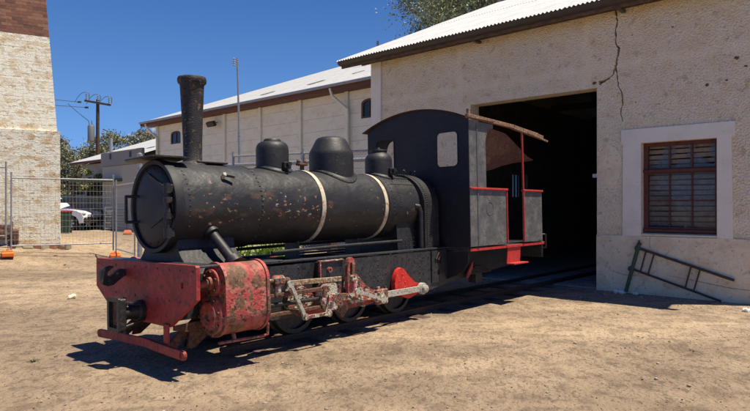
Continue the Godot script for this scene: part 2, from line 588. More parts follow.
	M.brick_a = world(mat(tex(512, Color(0.235, 0.105, 0.065), [
		[Color(0.17, 0.075, 0.050), 9.0, 107, 0.46, 0.7, 0.8]], 0.16, 140.0, 35), 0.9, 0.9, fine, 0.3))
	M.brick_b = world(mat(tex(512, Color(0.30, 0.155, 0.095), [
		[Color(0.20, 0.09, 0.06), 9.0, 108, 0.5, 0.72, 0.8]], 0.16, 140.0, 36), 0.9, 0.9, fine, 0.3))
	M.brick_c = world(mat(tex(512, Color(0.17, 0.078, 0.055), [
		[Color(0.10, 0.05, 0.04), 9.0, 109, 0.5, 0.72, 0.8]], 0.16, 140.0, 37), 0.9, 0.9, fine, 0.3))
	M.mortar = flat(Color(0.32, 0.25, 0.18), 0.95)
	M.grey_wall = flat(Color(0.26, 0.25, 0.235), 0.9)
	M.house_wall = flat(Color(0.40, 0.37, 0.31), 0.9)
	M.patch_paint = flat(Color(0.80, 0.72, 0.60), 0.9)
	M.tin_grey = flat(Color(0.20, 0.21, 0.215), 0.5, 0.2)
	M.khaki = flat(Color(0.30, 0.26, 0.18), 0.9)
	# metal, plastic, glass
	M.galv = mat(tex(256, Color(0.36, 0.38, 0.40), [[Color(0.24, 0.25, 0.26), 8.0, 110, 0.45, 0.7, 0.8]], 0.08, 60.0, 38), 0.6, 0.45, null, 1.0, 0.4)
	M.wire = flat(Color(0.42, 0.43, 0.44), 0.5, 0.2)
	M.orange = mat(tex(256, Color(0.80, 0.17, 0.012), [[Color(0.52, 0.14, 0.03), 8.0, 111, 0.55, 0.75, 0.7]], 0.06, 60.0, 39), 0.5, 0.6)
	M.glass = flat(Color(0.10, 0.12, 0.13), 0.06)
	M.glass.transparency = BaseMaterial3D.TRANSPARENCY_ALPHA
	M.glass.albedo_color.a = 0.16
	M.glass.metallic_specular = 0.3
	M.dirty_glass = flat(Color(0.16, 0.16, 0.15), 0.3)
	M.dirty_glass.transparency = BaseMaterial3D.TRANSPARENCY_ALPHA
	M.dirty_glass.albedo_color.a = 0.72
	M.dark_glass = flat(Color(0.012, 0.015, 0.018), 0.08)
	M.car_white = flat(Color(0.78, 0.80, 0.82), 0.25)
	M.car_white.clearcoat_enabled = true
	M.rubber = flat(Color(0.014, 0.014, 0.014), 0.8)
	M.alloy = flat(Color(0.42, 0.43, 0.45), 0.35, 0.7)
	M.lamp_glass = flat(Color(0.6, 0.63, 0.66), 0.1)
	M.bin_green = flat(Color(0.025, 0.075, 0.04), 0.5)
	M.bin_red = flat(Color(0.42, 0.03, 0.03), 0.5)
	M.pole_wood = mat(tex(256, Color(0.075, 0.042, 0.030), [[Color(0.12, 0.075, 0.055), 6.0, 112, 0.45, 0.7, 0.8]], 0.16, 60.0, 40), 1.5, 0.9)
	M.ceramic = flat(Color(0.22, 0.26, 0.27), 0.3)
	M.green_post = mat(tex(256, Color(0.025, 0.085, 0.045), [[Color(0.07, 0.05, 0.035), 12.0, 113, 0.62, 0.68, 0.8]], 0.12, 60.0, 41), 0.5, 0.5)
	M.brown_pipe = mat(tex(256, Color(0.050, 0.036, 0.030), [[Color(0.09, 0.05, 0.035), 12.0, 114, 0.55, 0.65, 0.8]], 0.14, 60.0, 42), 0.5, 0.6)
	M.carport_green = flat(Color(0.06, 0.085, 0.05), 0.6)
	# ground and plants
	var gm := mat(tex(1024, Color(0.410, 0.304, 0.206), [
		[Color(0.245, 0.178, 0.120), 8.0, 115, 0.48, 0.74, 0.8],
		[Color(0.445, 0.342, 0.232), 13.0, 116, 0.52, 0.74, 0.7],
		[Color(0.200, 0.146, 0.100), 22.0, 119, 0.60, 0.74, 0.7],
		[Color(0.150, 0.108, 0.078), 60.0, 117, 0.72, 0.80, 0.5],
		[Color(0.50, 0.42, 0.32), 90.0, 118, 0.74, 0.80, 0.6]], 0.16, 260.0, 43), 2.9, 0.97, bump(1024, 46.0, 28, 9.0, 6), 1.1)
	gm.vertex_color_use_as_albedo = true
	M.ground = world(gm)
	M.stone = flat(Color(0.34, 0.28, 0.21), 0.9)
	M.stone.vertex_color_use_as_albedo = true
	M.stone.albedo_color = Color.WHITE
	M.leaf = flat(Color.WHITE, 0.6)
	M.leaf.albedo_color = Color.WHITE
	M.leaf.vertex_color_use_as_albedo = true
	M.leaf.backlight_enabled = true
	M.leaf.backlight = Color(0.10, 0.12, 0.04)
	M.bark = flat(Color(0.20, 0.16, 0.12), 0.9)

# black boiler paint with flaked patches; u runs along the barrel, v around it (0.25 = near side at mid height, 0 = top)
func boiler_material(nrm: Texture2D) -> StandardMaterial3D:
	var w := 1024
	var h := 512
	var a := noise_bytes(34.0, 131, 1024, 5)
	var b := noise_bytes(14.0, 132, 1024, 3)
	var c := noise_bytes(36.0, 133, 1024, 4)
	var d := noise_bytes(7.0, 134, 1024, 3)
	var e := noise_bytes(240.0, 135, 1024, 2)
	var im := Image.create(w, h, false, Image.FORMAT_RGB8)
	var base := srgb(Color(0.0145, 0.0145, 0.017))
	var dusty := srgb(Color(0.033, 0.031, 0.030))
	var rust := srgb(Color(0.085, 0.042, 0.027))
	var pink := srgb(Color(0.32, 0.15, 0.09))
	var cream := srgb(Color(0.46, 0.42, 0.34))
	# flaked areas seen on the near side: centre u, centre v, radius u, radius v, strength
	var spots := [[0.13, 0.235, 0.05, 0.05, 0.16], [0.10, 0.30, 0.08, 0.05, 0.13], [0.31, 0.245, 0.09, 0.05, 0.19], [0.40, 0.26, 0.06, 0.06, 0.18], [0.46, 0.29, 0.05, 0.05, 0.17], [0.66, 0.29, 0.09, 0.05, 0.16], [0.84, 0.29, 0.05, 0.04, 0.18], [0.22, 0.31, 0.20, 0.04, 0.10], [0.20, 0.20, 0.3, 0.10, 0.06]]
	for y in h:
		for x in w:
			var i := (y * 2) * 1024 + x
			var u := float(x) / w
			var v := float(y) / h
			var k := 0.0
			for s in spots:
				var q := Vector2((u - s[0]) / s[2], (v - s[1]) / s[3]).length_squared()
				if q < 4.0:
					k += s[4] * exp(-q)
			k *= 0.54
			var col := base.lerp(dusty, clampf((d[i] / 255.0 - 0.35) * 1.6, 0.0, 0.8))
			col = col.lerp(rust, clampf((b[i] / 255.0 + k * 1.2 - 0.82) * 9.0, 0.0, 0.75))
			col = col.lerp(pink, clampf((c[i] / 255.0 + k - 0.87) * 26.0, 0.0, 0.9))
			col = col.lerp(cream, clampf((a[i] / 255.0 + k * 1.0 - 0.90) * 30.0, 0.0, 0.9))
			var g := 1.0 + (e[i] / 255.0 - 0.5) * 0.24
			im.set_pixel(x, y, Color(col.r * g, col.g * g, col.b * g))
	var m := StandardMaterial3D.new()
	m.albedo_texture = ImageTexture.create_from_image(im)
	m.roughness = 0.54
	m.normal_enabled = true
	m.normal_texture = nrm
	m.normal_scale = 0.3
	return m

# ---------------------------------------------------------------- ground and track
func ground_y(x: float, z: float) -> float:
	var t := -LT * x - LS * z
	var s := LS * x - LT * z
	var k := (smoothstep(14.2, 17.6, t) - 0.6 * smoothstep(19.0, 25.0, t)) * smoothstep(-6.0, 2.0, s)
	var far := maxf(0.0, Vector2(x, z).length() - 60.0) * 0.004
	return 0.5 * k + far

func axis_values(near: float, step: float, far: float, grow: float) -> PackedFloat32Array:
	var p := PackedFloat32Array()
	var v := 0.0
	var st := step
	while v < far:
		p.append(v)
		if v > near:
			st *= grow
		v += st
	p.append(far)
	return p

func build_ground() -> void:
	var n1 := FastNoiseLite.new()
	n1.seed = 5
	n1.frequency = 0.9
	n1.fractal_octaves = 4
	var n2 := FastNoiseLite.new()
	n2.seed = 6
	n2.frequency = 0.16
	n2.fractal_octaves = 5
	var n3 := FastNoiseLite.new()
	n3.seed = 7
	n3.frequency = 0.55
	n3.fractal_octaves = 5
	var half := axis_values(7.0, 0.09, 500.0, 1.07)
	var xs := PackedFloat32Array()
	for i in range(half.size() - 1, 0, -1):
		xs.append(-half[i])
	xs.append_array(half)
	var zh := axis_values(12.0, 0.09, 600.0, 1.07)
	var zs := PackedFloat32Array([60.0, 20.0, 8.0, 4.0, 2.0, 0.0])
	for i in zh.size():
		zs.append(-1.5 - zh[i])
	var st := new_st()
	var w := xs.size()
	for j in zs.size():
		for i in w:
			var x := xs[i]
			var z := zs[j]
			var s := LS * x - LT * z
			var t := -LT * x - LS * z
			var d := Vector2(x, z).length()
			var y := ground_y(x, z)
			var rough := 1.0 - smoothstep(25.0, 60.0, d)
			if s > 9.6 and t < 9.4 and t > -3.5:
				rough = 0.0
			y += rough * (n1.get_noise_2d(x, z) * 0.014 + n3.get_noise_2d(x * 4.0, z * 4.0) * 0.008)
			# wheel ruts that cross the yard in front of the engine
			for k in 2:
				var line := 0.42 * x + z + 3.1 + k * 1.45 + 0.25 * sin(x * 0.7 + k)
				y += rough * (0.010 * exp(-pow((absf(line) - 0.17) / 0.05, 2.0)) - 0.022 * exp(-line * line / 0.018))
			var marks := 0.0
			for q in [[0.42, 3.1, 0.25, 0.7], [0.42, 4.55, 0.25, 0.7], [-0.20, 4.6, 0.18, 0.9], [-0.20, 5.75, 0.18, 0.9], [0.15, 7.3, 0.3, 0.5]]:
				var off: float = q[0] * x + z + q[1] + q[2] * sin(x * q[3])
				marks = maxf(marks, exp(-pow(off / 0.10, 2.0)) * (0.55 + n3.get_noise_2d(x * 2.5 + q[1], z * 2.5) * 1.2))
			st.set_uv(Vector2(x, z))
			# dry sandy soil with browner, trampled and gritty patches
			var p := clampf(0.5 + n2.get_noise_2d(x * 0.55, z * 1.5) * 0.9 + n3.get_noise_2d(x * 0.8, z * 2.0) * 0.55, 0.0, 1.0)
			# browner, more trampled soil in broad uneven patches, mostly on the left half of the yard
			p -= 0.22 * smoothstep(-0.25, 0.35, n2.get_noise_2d(x * 0.5 + 40.0, z * 0.8) + 0.30 - 0.10 * (x + 1.5))
			var c := Color(0.56, 0.54, 0.52).lerp(Color(1.14, 1.12, 1.07), clampf(p, 0.0, 1.0))
			var dirt := exp(-pow((s - 8.3) / 0.75, 2.0) - pow((t - 1.2) / 1.3, 2.0)) + 0.6 * exp(-pow((t - 5.1) / 0.7, 2.0)) * smoothstep(9.5, 8.5, s)
			dirt = clampf(dirt * (0.75 + n3.get_noise_2d(x * 3.0, z * 3.0) * 1.6), 0.0, 1.0)
			c = c.lerp(Color(0.50, 0.48, 0.47), dirt * 0.85)
			c = c.lerp(Color(0.62, 0.60, 0.58), clampf(marks, 0.0, 1.0) * 0.55)
			# bank below the tower: paler dust and dry grass litter
			var bank := smoothstep(14.6, 15.6, t) * (0.5 + 0.5 * n3.get_noise_2d(x * 2.0, z * 2.0))
			c = c.lerp(Color(1.15, 1.14, 1.05), bank * 0.6)
			st.set_color(c)
			st.add_vertex(Vector3(x, y, z))
	for j in zs.size() - 1:
		for i in w - 1:
			var a := j * w + i
			st.add_index(a); st.add_index(a + w); st.add_index(a + 1)
			st.add_index(a + 1); st.add_index(a + w); st.add_index(a + w + 1)
	st.generate_normals()
	var o := put("ground", st, M.ground, self, "structure")
	o.set_meta("label", "dry sandy brown yard with wheel marks")
	# loose grit on the yard
	var mm := MultiMesh.new()
	mm.transform_format = MultiMesh.TRANSFORM_3D
	mm.use_colors = true
	var ss := new_st()
	ball(ss, Vector3.ZERO, 1.0, 3, 5, Vector3(1, 0.55, 0.8))
	var pm := ss.commit()
	pm.surface_set_material(0, M.stone)
	mm.mesh = pm
	var count := 14000
	mm.instance_count = count
	for k in count:
		var z := -2.2 - 13.0 * pow(rng.randf(), 1.25)
		var x := rng.randf_range(-0.68, 0.68) * -z + rng.randf_range(-1, 1)
		if k < 900:   # rubble gathered along the foot of the shed wall
			var p := site(9.9 - absf(rng.randfn(0.0, 0.75)), rng.randf_range(-1.0, 3.8))
			x = p.x
			z = p.z
		var s := LS * x - LT * z
		if s > 9.9:
			x -= (s - 9.8) * LS
			z += (s - 9.8) * LT
		var r := 0.0022 + 0.008 * pow(rng.randf(), 4.0) + 0.014 * pow(rng.randf(), 26.0) + (0.006 * pow(rng.randf(), 2.0) if k < 900 else 0.0)
		var b := Basis(Vector3.UP, rng.randf() * TAU).scaled(Vector3(r, r * rng.randf_range(0.6, 1.1), r))
		mm.set_instance_transform(k, Transform3D(b, Vector3(x, ground_y(x, z) + r * 0.2, z)))
		var c := Color(0.26, 0.20, 0.14).lerp(Color(0.42, 0.36, 0.29), rng.randf())
		if rng.randf() < 0.25:
			c = Color(0.10, 0.075, 0.055)
		if k < 900 and rng.randf() < 0.4:
			c = Color(0.55, 0.50, 0.44)
		mm.set_instance_color(k, c)
	var g := MultiMeshInstance3D.new()
	g.multimesh = mm
	g.name = "gravel"
	add_child(g)
	g.set_meta("kind", "stuff")
	tag(g, "loose grit and small stones on the sandy yard", "gravel")

func build_track() -> void:
	var t := thing("railway_track", "rusty narrow gauge railway track running under the locomotive into the shed", "track", site_xf(3.15, 5.1))
	for sg in [-1.0, 1.0]:
		var st := new_st()
		var lift: float = 0.008 * sg
		var pf := poly([Vector2(-0.045, -0.04), Vector2(0.045, -0.04), Vector2(0.045, -0.028), Vector2(0.009, -0.016), Vector2(0.009, 0.036), Vector2(0.022, 0.044), Vector2(0.022, 0.066), Vector2(0.015, 0.072), Vector2(-0.015, 0.072), Vector2(-0.022, 0.066), Vector2(-0.022, 0.044), Vector2(-0.009, 0.036), Vector2(-0.009, -0.016), Vector2(-0.045, -0.028)])
		plate(st, pf, 15.0, Transform3D(across(), Vector3(7.5, lift, sg * 0.3275)))
		put("rail", st, M.rail, t)
	for k in 17:
		var st := new_st()
		box(st, Vector3(0.35 + k * 0.62, -0.035 + 0.006 * sin(k * 2.3), 0.03 * sin(k * 1.7)), Vector3(0.17, 0.09, 1.22), 0.012, Basis(Vector3.UP, 0.03 * sin(k * 3.1)))
		put("sleeper", st, M.pole_wood, t)

# ---------------------------------------------------------------- corrugated sheets
func corrugated(width: float, length: float, waves: int, per_wave: int, amp: float) -> ArrayMesh:
	# x across, z along the slope (down), y up
	var st := new_st()
	var n := waves * per_wave
	for i in n:
		var x0 := width * i / n
		var x1 := width * (i + 1) / n
		var a0 := TAU * i / per_wave
		var a1 := TAU * (i + 1) / per_wave
		var y0 := amp * sin(a0)
		var y1 := amp * sin(a1)
		var k := amp * TAU * waves / width
		var n0 := Vector3(-k * cos(a0), 1, 0).normalized()
		var n1 := Vector3(-k * cos(a1), 1, 0).normalized()
		quad4(st, Vector3(x0, y0, 0), Vector3(x1, y1, 0), Vector3(x1, y1, length), Vector3(x0, y0, length), n0, n1, n1, n0)
		if i % per_wave == 0 or true:
			var dn := Vector3(0, 0.003, 0)
			quad(st, Vector3(x0, y0, length), Vector3(x1, y1, length), Vector3(x1, y1, length) - dn, Vector3(x0, y0, length) - dn, Vector3(0, 0, 1))
	return st.commit()

# ---------------------------------------------------------------- the shed the engine stands in front of
func build_engine_shed() -> void:
	var b := thing("engine_shed", "cream roughcast shed with dark open doorway, cracked wall and corrugated roof", "shed", site_xf(9.95, 0))
	# local x = away from the yard, local z = to the right (z = -t)
	var door := poly([Vector2(-6.39, -1.0), Vector2(-3.88, -1.0), Vector2(-3.88, 3.42), Vector2(-6.39, 3.42)])
	var win := poly([Vector2(-3.16, 0.95), Vector2(-2.08, 0.95), Vector2(-2.08, 2.43), Vector2(-3.16, 2.43)])
	var main := [[3.546, 4.95], [3.546, 4.762], [3.563, 4.633], [3.538, 4.495], [3.571, 4.303], [3.563, 4.103], [3.514, 4.028], [3.546, 3.868], [3.563, 3.738], [3.628, 3.582], [3.728, 3.529], [3.845, 3.49]]
	var branch := [[3.575, 3.76], [3.546, 3.57], [3.53, 3.402], [3.465, 3.261], [3.449, 3.111], [3.482, 2.966], [3.449, 2.80]]
	var cracks := [crack_shape(main, [0.030, 0.026, 0.036, 0.022, 0.030, 0.026, 0.044, 0.026, 0.030, 0.022, 0.034, 0.085]), crack_shape(branch, [0.026, 0.022, 0.018, 0.026, 0.022, 0.018, 0.008])]
	var wall := poly([Vector2(-9.02, -0.4), Vector2(-1.30, -0.4), Vector2(-1.30, 4.80), Vector2(-9.02, 4.80)])
	var st := new_st()
	plate(st, wall, 0.30, Transform3D(across(), Vector3(0.15, 0, 0)), [door, win] + cracks)
	var front := put("front_wall", st, M.roughcast, b)
	front.set_meta("label", "rough cream plastered front wall with a long branching crack")
	# wide chipped pits in the plaster
	for p in [[1.824, 3.577, 0.07], [2.215, 3.237, 0.055], [1.952, 3.274, 0.04], [2.689, 4.206, 0.035], [1.711, 3.442, 0.05], [3.30, 4.20, 0.025], [3.25, 3.1, 0.02], [3.92, 3.50, 0.06]]:
		st = new_st()
		plate(st, ragged(Vector2(-p[0], p[1]), p[2] * 0.62, 13), 0.006, Transform3D(across(), Vector3(-0.001, 0, 0)))
		put("chipped_pit", st, M.soffit, b)
	# smooth plinth, a little proud
	st = new_st()
	var pl := poly([Vector2(-3.88, -0.4), Vector2(-1.28, -0.4), Vector2(-1.28, 0.93), Vector2(-3.88, 0.93)])
	var groove := crack_shape([[2.75, 0.33], [2.3, 0.27], [1.9, 0.21], [1.45, 0.19]], [0.003, 0.010, 0.010, 0.003])
	var groove2 := crack_shape([[3.62, 0.34], [3.4, 0.29], [3.0, 0.30]], [0.003, 0.012, 0.003])
	var groove3 := crack_shape([[3.02, 0.96], [3.02, 0.80], [2.99, 0.66]], [0.007, 0.006, 0.003])
	plate(st, pl, 0.03, Transform3D(across(), Vector3(-0.0125, 0, 0)), [groove, groove2, groove3])
	put("plinth", st, M.plinth, b)
	st = new_st()
	plate(st, poly([Vector2(-9.02, -0.4), Vector2(-6.39, -0.4), Vector2(-6.39, 0.93), Vector2(-9.02, 0.93)]), 0.03, Transform3D(across(), Vector3(-0.0125, 0, 0)))
	put("plinth", st, M.plinth, b)
	# pale corner strip
	st = new_st()
	box(st, Vector3(-0.01, 2.6, -8.88), Vector3(0.05, 4.4, 0.30), 0.006)
	put("corner_strip", st, M.surround, b)
	# pale paint patch left of the window
	st = new_st()
	var blob := PackedVector2Array()
	for k in 26:
		var a := TAU * k / 26
		blob.append(Vector2(-3.665 + cos(a) * (0.195 + 0.012 * sin(a * 5.0 + 1.0)), 2.08 + sin(a) * (0.36 + 0.02 * sin(a * 4.0))))
	plate(st, blob, 0.006, Transform3D(across(), Vector3(-0.002, 0, 0)))
	put("paint_patch", st, M.plinth, b)
	# window surround with ears
	st = new_st()
	var sur := poly([Vector2(-3.45, 0.932), Vector2(-3.161, 0.932), Vector2(-3.161, 2.431), Vector2(-2.079, 2.431), Vector2(-2.079, 0.932), Vector2(-1.87, 0.932), Vector2(-1.89, 2.44), Vector2(-1.845, 2.44), Vector2(-1.845, 2.66), Vector2(-3.47, 2.66), Vector2(-3.47, 2.42), Vector2(-3.44, 2.42)])
	plate(st, sur, 0.04, Transform3D(across(), Vector3(-0.008, 0, 0)))
	put("window_surround", st, M.surround, b)
	shed_window(b)
	# gutter, fascia and eaves
	var gz := Vector2(-9.67, -1.0)
	st = new_st()
	var gut := poly([Vector2(0.0, 0.105), Vector2(-0.10, 0.105), Vector2(-0.115, 0.095), Vector2(-0.105, 0.05), Vector2(-0.075, 0.02), Vector2(0.0, 0.0)])
	plate(st, gut, gz.y - gz.x, Transform3D(Basis.IDENTITY, Vector3(-0.36, 4.63, (gz.x + gz.y) * 0.5)))
	put("gutter", st, M.gutter, b)
	st = new_st()
	box(st, Vector3(-0.335, 4.655, (gz.x + gz.y) * 0.5), Vector3(0.03, 0.15, gz.y - gz.x - 0.02), 0.004)
	put("fascia_board", st, M.soffit, b)
	st = new_st()
	box(st, Vector3(-0.02, 4.70, (gz.x + gz.y) * 0.5), Vector3(0.035, 0.09, gz.y - gz.x - 0.7), 0.004)
	put("wall_plate", st, M.soffit, b)
	for k in 9:
		st = new_st()
		bar(st, Vector3(-0.33, 4.70, -9.3 + k * 0.9), Vector3(0.3, 4.70 + 0.63 * 0.444, -9.3 + k * 0.9), 0.05, 0.10)
		put("rafter", st, M.soffit, b)
	for p in [-6.15, -3.42]:
		st = new_st()
		box(st, Vector3(-0.19, 4.60, p), Vector3(0.30, 0.05, 0.07), 0.006)
		put("gutter_bracket", st, M.gutter, b)
	# roof
	var slope := atan(0.444)
	var sl := 7.27 / cos(slope)
	var sheet := corrugated(0.762, sl * 0.52, 10, 6, 0.013)
	sheet.surface_set_material(0, M.white_roof)
	var sheet2 := corrugated(0.762, sl * 0.52, 10, 6, 0.013)
	sheet2.surface_set_material(0, M.white_roof)
	# sheet x -> local z, sheet z (down the slope) -> towards the yard
	var bs := Basis(Vector3(0, 0, 1), Vector3(-sin(slope), cos(slope), 0), Vector3(-cos(slope), -sin(slope), 0))
	var ridge := Vector3(6.86, 4.785 + 7.22 * 0.444, 0)
	for k in 11:
		for r in 2:
			var off: Vector3 = ridge + bs.z * (sl * 0.495 * r) + bs.y * (0.012 - 0.008 * r + 0.003 * (k % 2))
			put_mesh("roof_sheet", sheet if r == 0 else sheet2, b, Transform3D(bs, off + Vector3(0, 0, -9.67 + k * 0.777)))
	st = new_st()
	for q in [[-0.33, 6.86, 4.745, ridge.y - 0.04, -9.66, -1.12], [14.05, 6.86, 4.745, ridge.y - 0.04, -9.66, -1.12]]:
		bar(st, Vector3(q[0], q[2], (q[4] + q[5]) * 0.5), Vector3(q[1], q[3], (q[4] + q[5]) * 0.5), q[5] - q[4], 0.03)
	put("roof_deck", st, M.old_roof, b)
	st = new_st()
	box(st, Vector3(6.86, ridge.y + 0.03, -5.39), Vector3(0.30, 0.03, 8.5), 0.01)
	put("ridge_cap", st, M.white_roof, b)
	st = new_st()
	bar(st, Vector3(-0.30, 4.70, -9.64), Vector3(6.86, ridge.y - 0.08, -9.64), 0.03, 0.14)
	put("barge_board", st, M.gutter, b)
	# the other walls, thick and closed
	var gable := poly([Vector2(0.30, -0.4), Vector2(13.6, -0.4), Vector2(13.6, 4.72), Vector2(6.86, 7.80), Vector2(0.30, 4.86)])
	var side_hole := poly([Vector2(5.85, 1.70), Vector2(6.85, 1.70), Vector2(6.85, 2.40), Vector2(5.85, 2.40)])
	for z in [-8.87, -1.45]:
		st = new_st()
		plate(st, gable, 0.30, Transform3D(Basis.IDENTITY, Vector3(0, 0, z)), [side_hole] if z < -5.0 else [])
		put("gable_wall", st, M.plinth, b)
	st = new_st()
	box(st, Vector3(13.75, 2.2, -5.16), Vector3(0.30, 5.2, 7.72), 0.005)
	put("back_wall", st, M.inside, b)
	# dark lining boards on the inner side of the walls
	for z in [-8.70, -1.62]:
		st = new_st()
		plate(st, poly([Vector2(0.31, 0.0), Vector2(13.55, 0.0), Vector2(13.55, 4.6), Vector2(0.31, 4.6)]), 0.02, Transform3D(Basis.IDENTITY, Vector3(0, 0, z)), [side_hole] if z < -5.0 else [])
		put("wall_lining", st, M.inside, b)
	for k in 6:
		st = new_st()
		box(st, Vector3(5.87 + k * 0.192, 2.05, -8.84), Vector3(0.035, 0.698, 0.04), 0.004)
		put("window_bar", st, M.fascia_red, b)
	st = new_st()
	box(st, Vector3(6.35, 2.05, -8.80), Vector3(0.998, 0.698, 0.006), 0.001)
	put("dusty_pane", st, M.dirty_glass, b)
	# roof trusses over the dark floor
	for k in 4:
		var tx := 1.6 + k * 3.4
		st = new_st()
		box(st, Vector3(tx, 4.62, -5.16), Vector3(0.10, 0.20, 7.0), 0.01)
		put("tie_beam", st, M.soffit, b)
	# floor with two grooves left for the rails
	for q in [[-8.66, -5.50], [-5.345, -4.855], [-4.70, -1.64]]:
		st = new_st()
		box(st, Vector3(6.8, -0.02, (q[0] + q[1]) * 0.5), Vector3(13.5, 0.09, q[1] - q[0]), 0.01)
		put("floor_slab", st, M.concrete, b)
	# bench and a pale board inside, by the doorway
	var bench := thing("work_bench", "dark timber bench deep inside the shed doorway", "bench", site_xf(19.2, 3.2))
	st = new_st()
	box(st, Vector3(0, 0.86, 0), Vector3(0.7, 0.06, 1.6), 0.006)
	put("bench_top", st, M.pole_wood, bench)
	for q in [[-0.3, -0.7], [0.3, -0.7], [-0.3, 0.7], [0.3, 0.7]]:
		st = new_st()
		box(st, Vector3(q[0], 0.426, q[1]), Vector3(0.08, 0.80, 0.08), 0.006)
		put("leg", st, M.pole_wood, bench)
	var board := thing("white_board", "white painted board poking out beside the right edge of the dark doorway", "board", site_xf(10.7, 4.02))
	st = new_st()
	box(st, Vector3(0.0, 1.97, -0.06), Vector3(0.03, 0.07, 0.34), 0.004)
	put("plank", st, M.surround, board)
	st = new_st()
	box(st, Vector3(0.06, 0.985, 0.08), Vector3(0.05, 1.96, 0.05), 0.004)
	put("stake", st, M.pole_wood, board)

func ragged(c: Vector2, r: float, n: int) -> PackedVector2Array:
	var p := PackedVector2Array()
	for k in n:
		var a := TAU * k / n
		p.append(c + Vector2(cos(a), sin(a) * 0.75) * r * rng.randf_range(0.45, 1.1))
	return p

func crack_shape(pts: Array, widths: Array) -> PackedVector2Array:
	# pts are (t, y); wall polygons use (-t, y); the path is roughened between the given points
	var r := RandomNumberGenerator.new()
	r.seed = pts.size() * 77 + 5
	var fine_pts: Array = []
	var fine_w: Array = []
	for k in pts.size() - 1:
		for i in 4:
			var f := i / 4.0
			var j := 0.0 if i == 0 else 1.0
			fine_pts.append([lerpf(pts[k][0], pts[k + 1][0], f) + j * r.randf_range(-0.012, 0.012), lerpf(pts[k][1], pts[k + 1][1], f)])
			fine_w.append(lerpf(widths[k], widths[k + 1], f) * (1.0 if i == 0 else r.randf_range(0.45, 1.5)))
	fine_pts.append(pts[pts.size() - 1])
	fine_w.append(widths[widths.size() - 1])
	pts = fine_pts
	widths = fine_w
	var left: Array = []
	var right: Array = []
	for k in pts.size():
		var p := Vector2(-pts[k][0], pts[k][1])
		var q := Vector2(-pts[mini(k + 1, pts.size() - 1)][0], pts[mini(k + 1, pts.size() - 1)][1])
		var o := Vector2(-pts[maxi(k - 1, 0)][0], pts[maxi(k - 1, 0)][1])
		var e := (q - o).normalized()
		var n: Vector2 = Vector2(e.y, -e.x) * widths[k] * 0.5
		left.append(p + n)
		right.push_front(p - n)
	return poly(left + right)

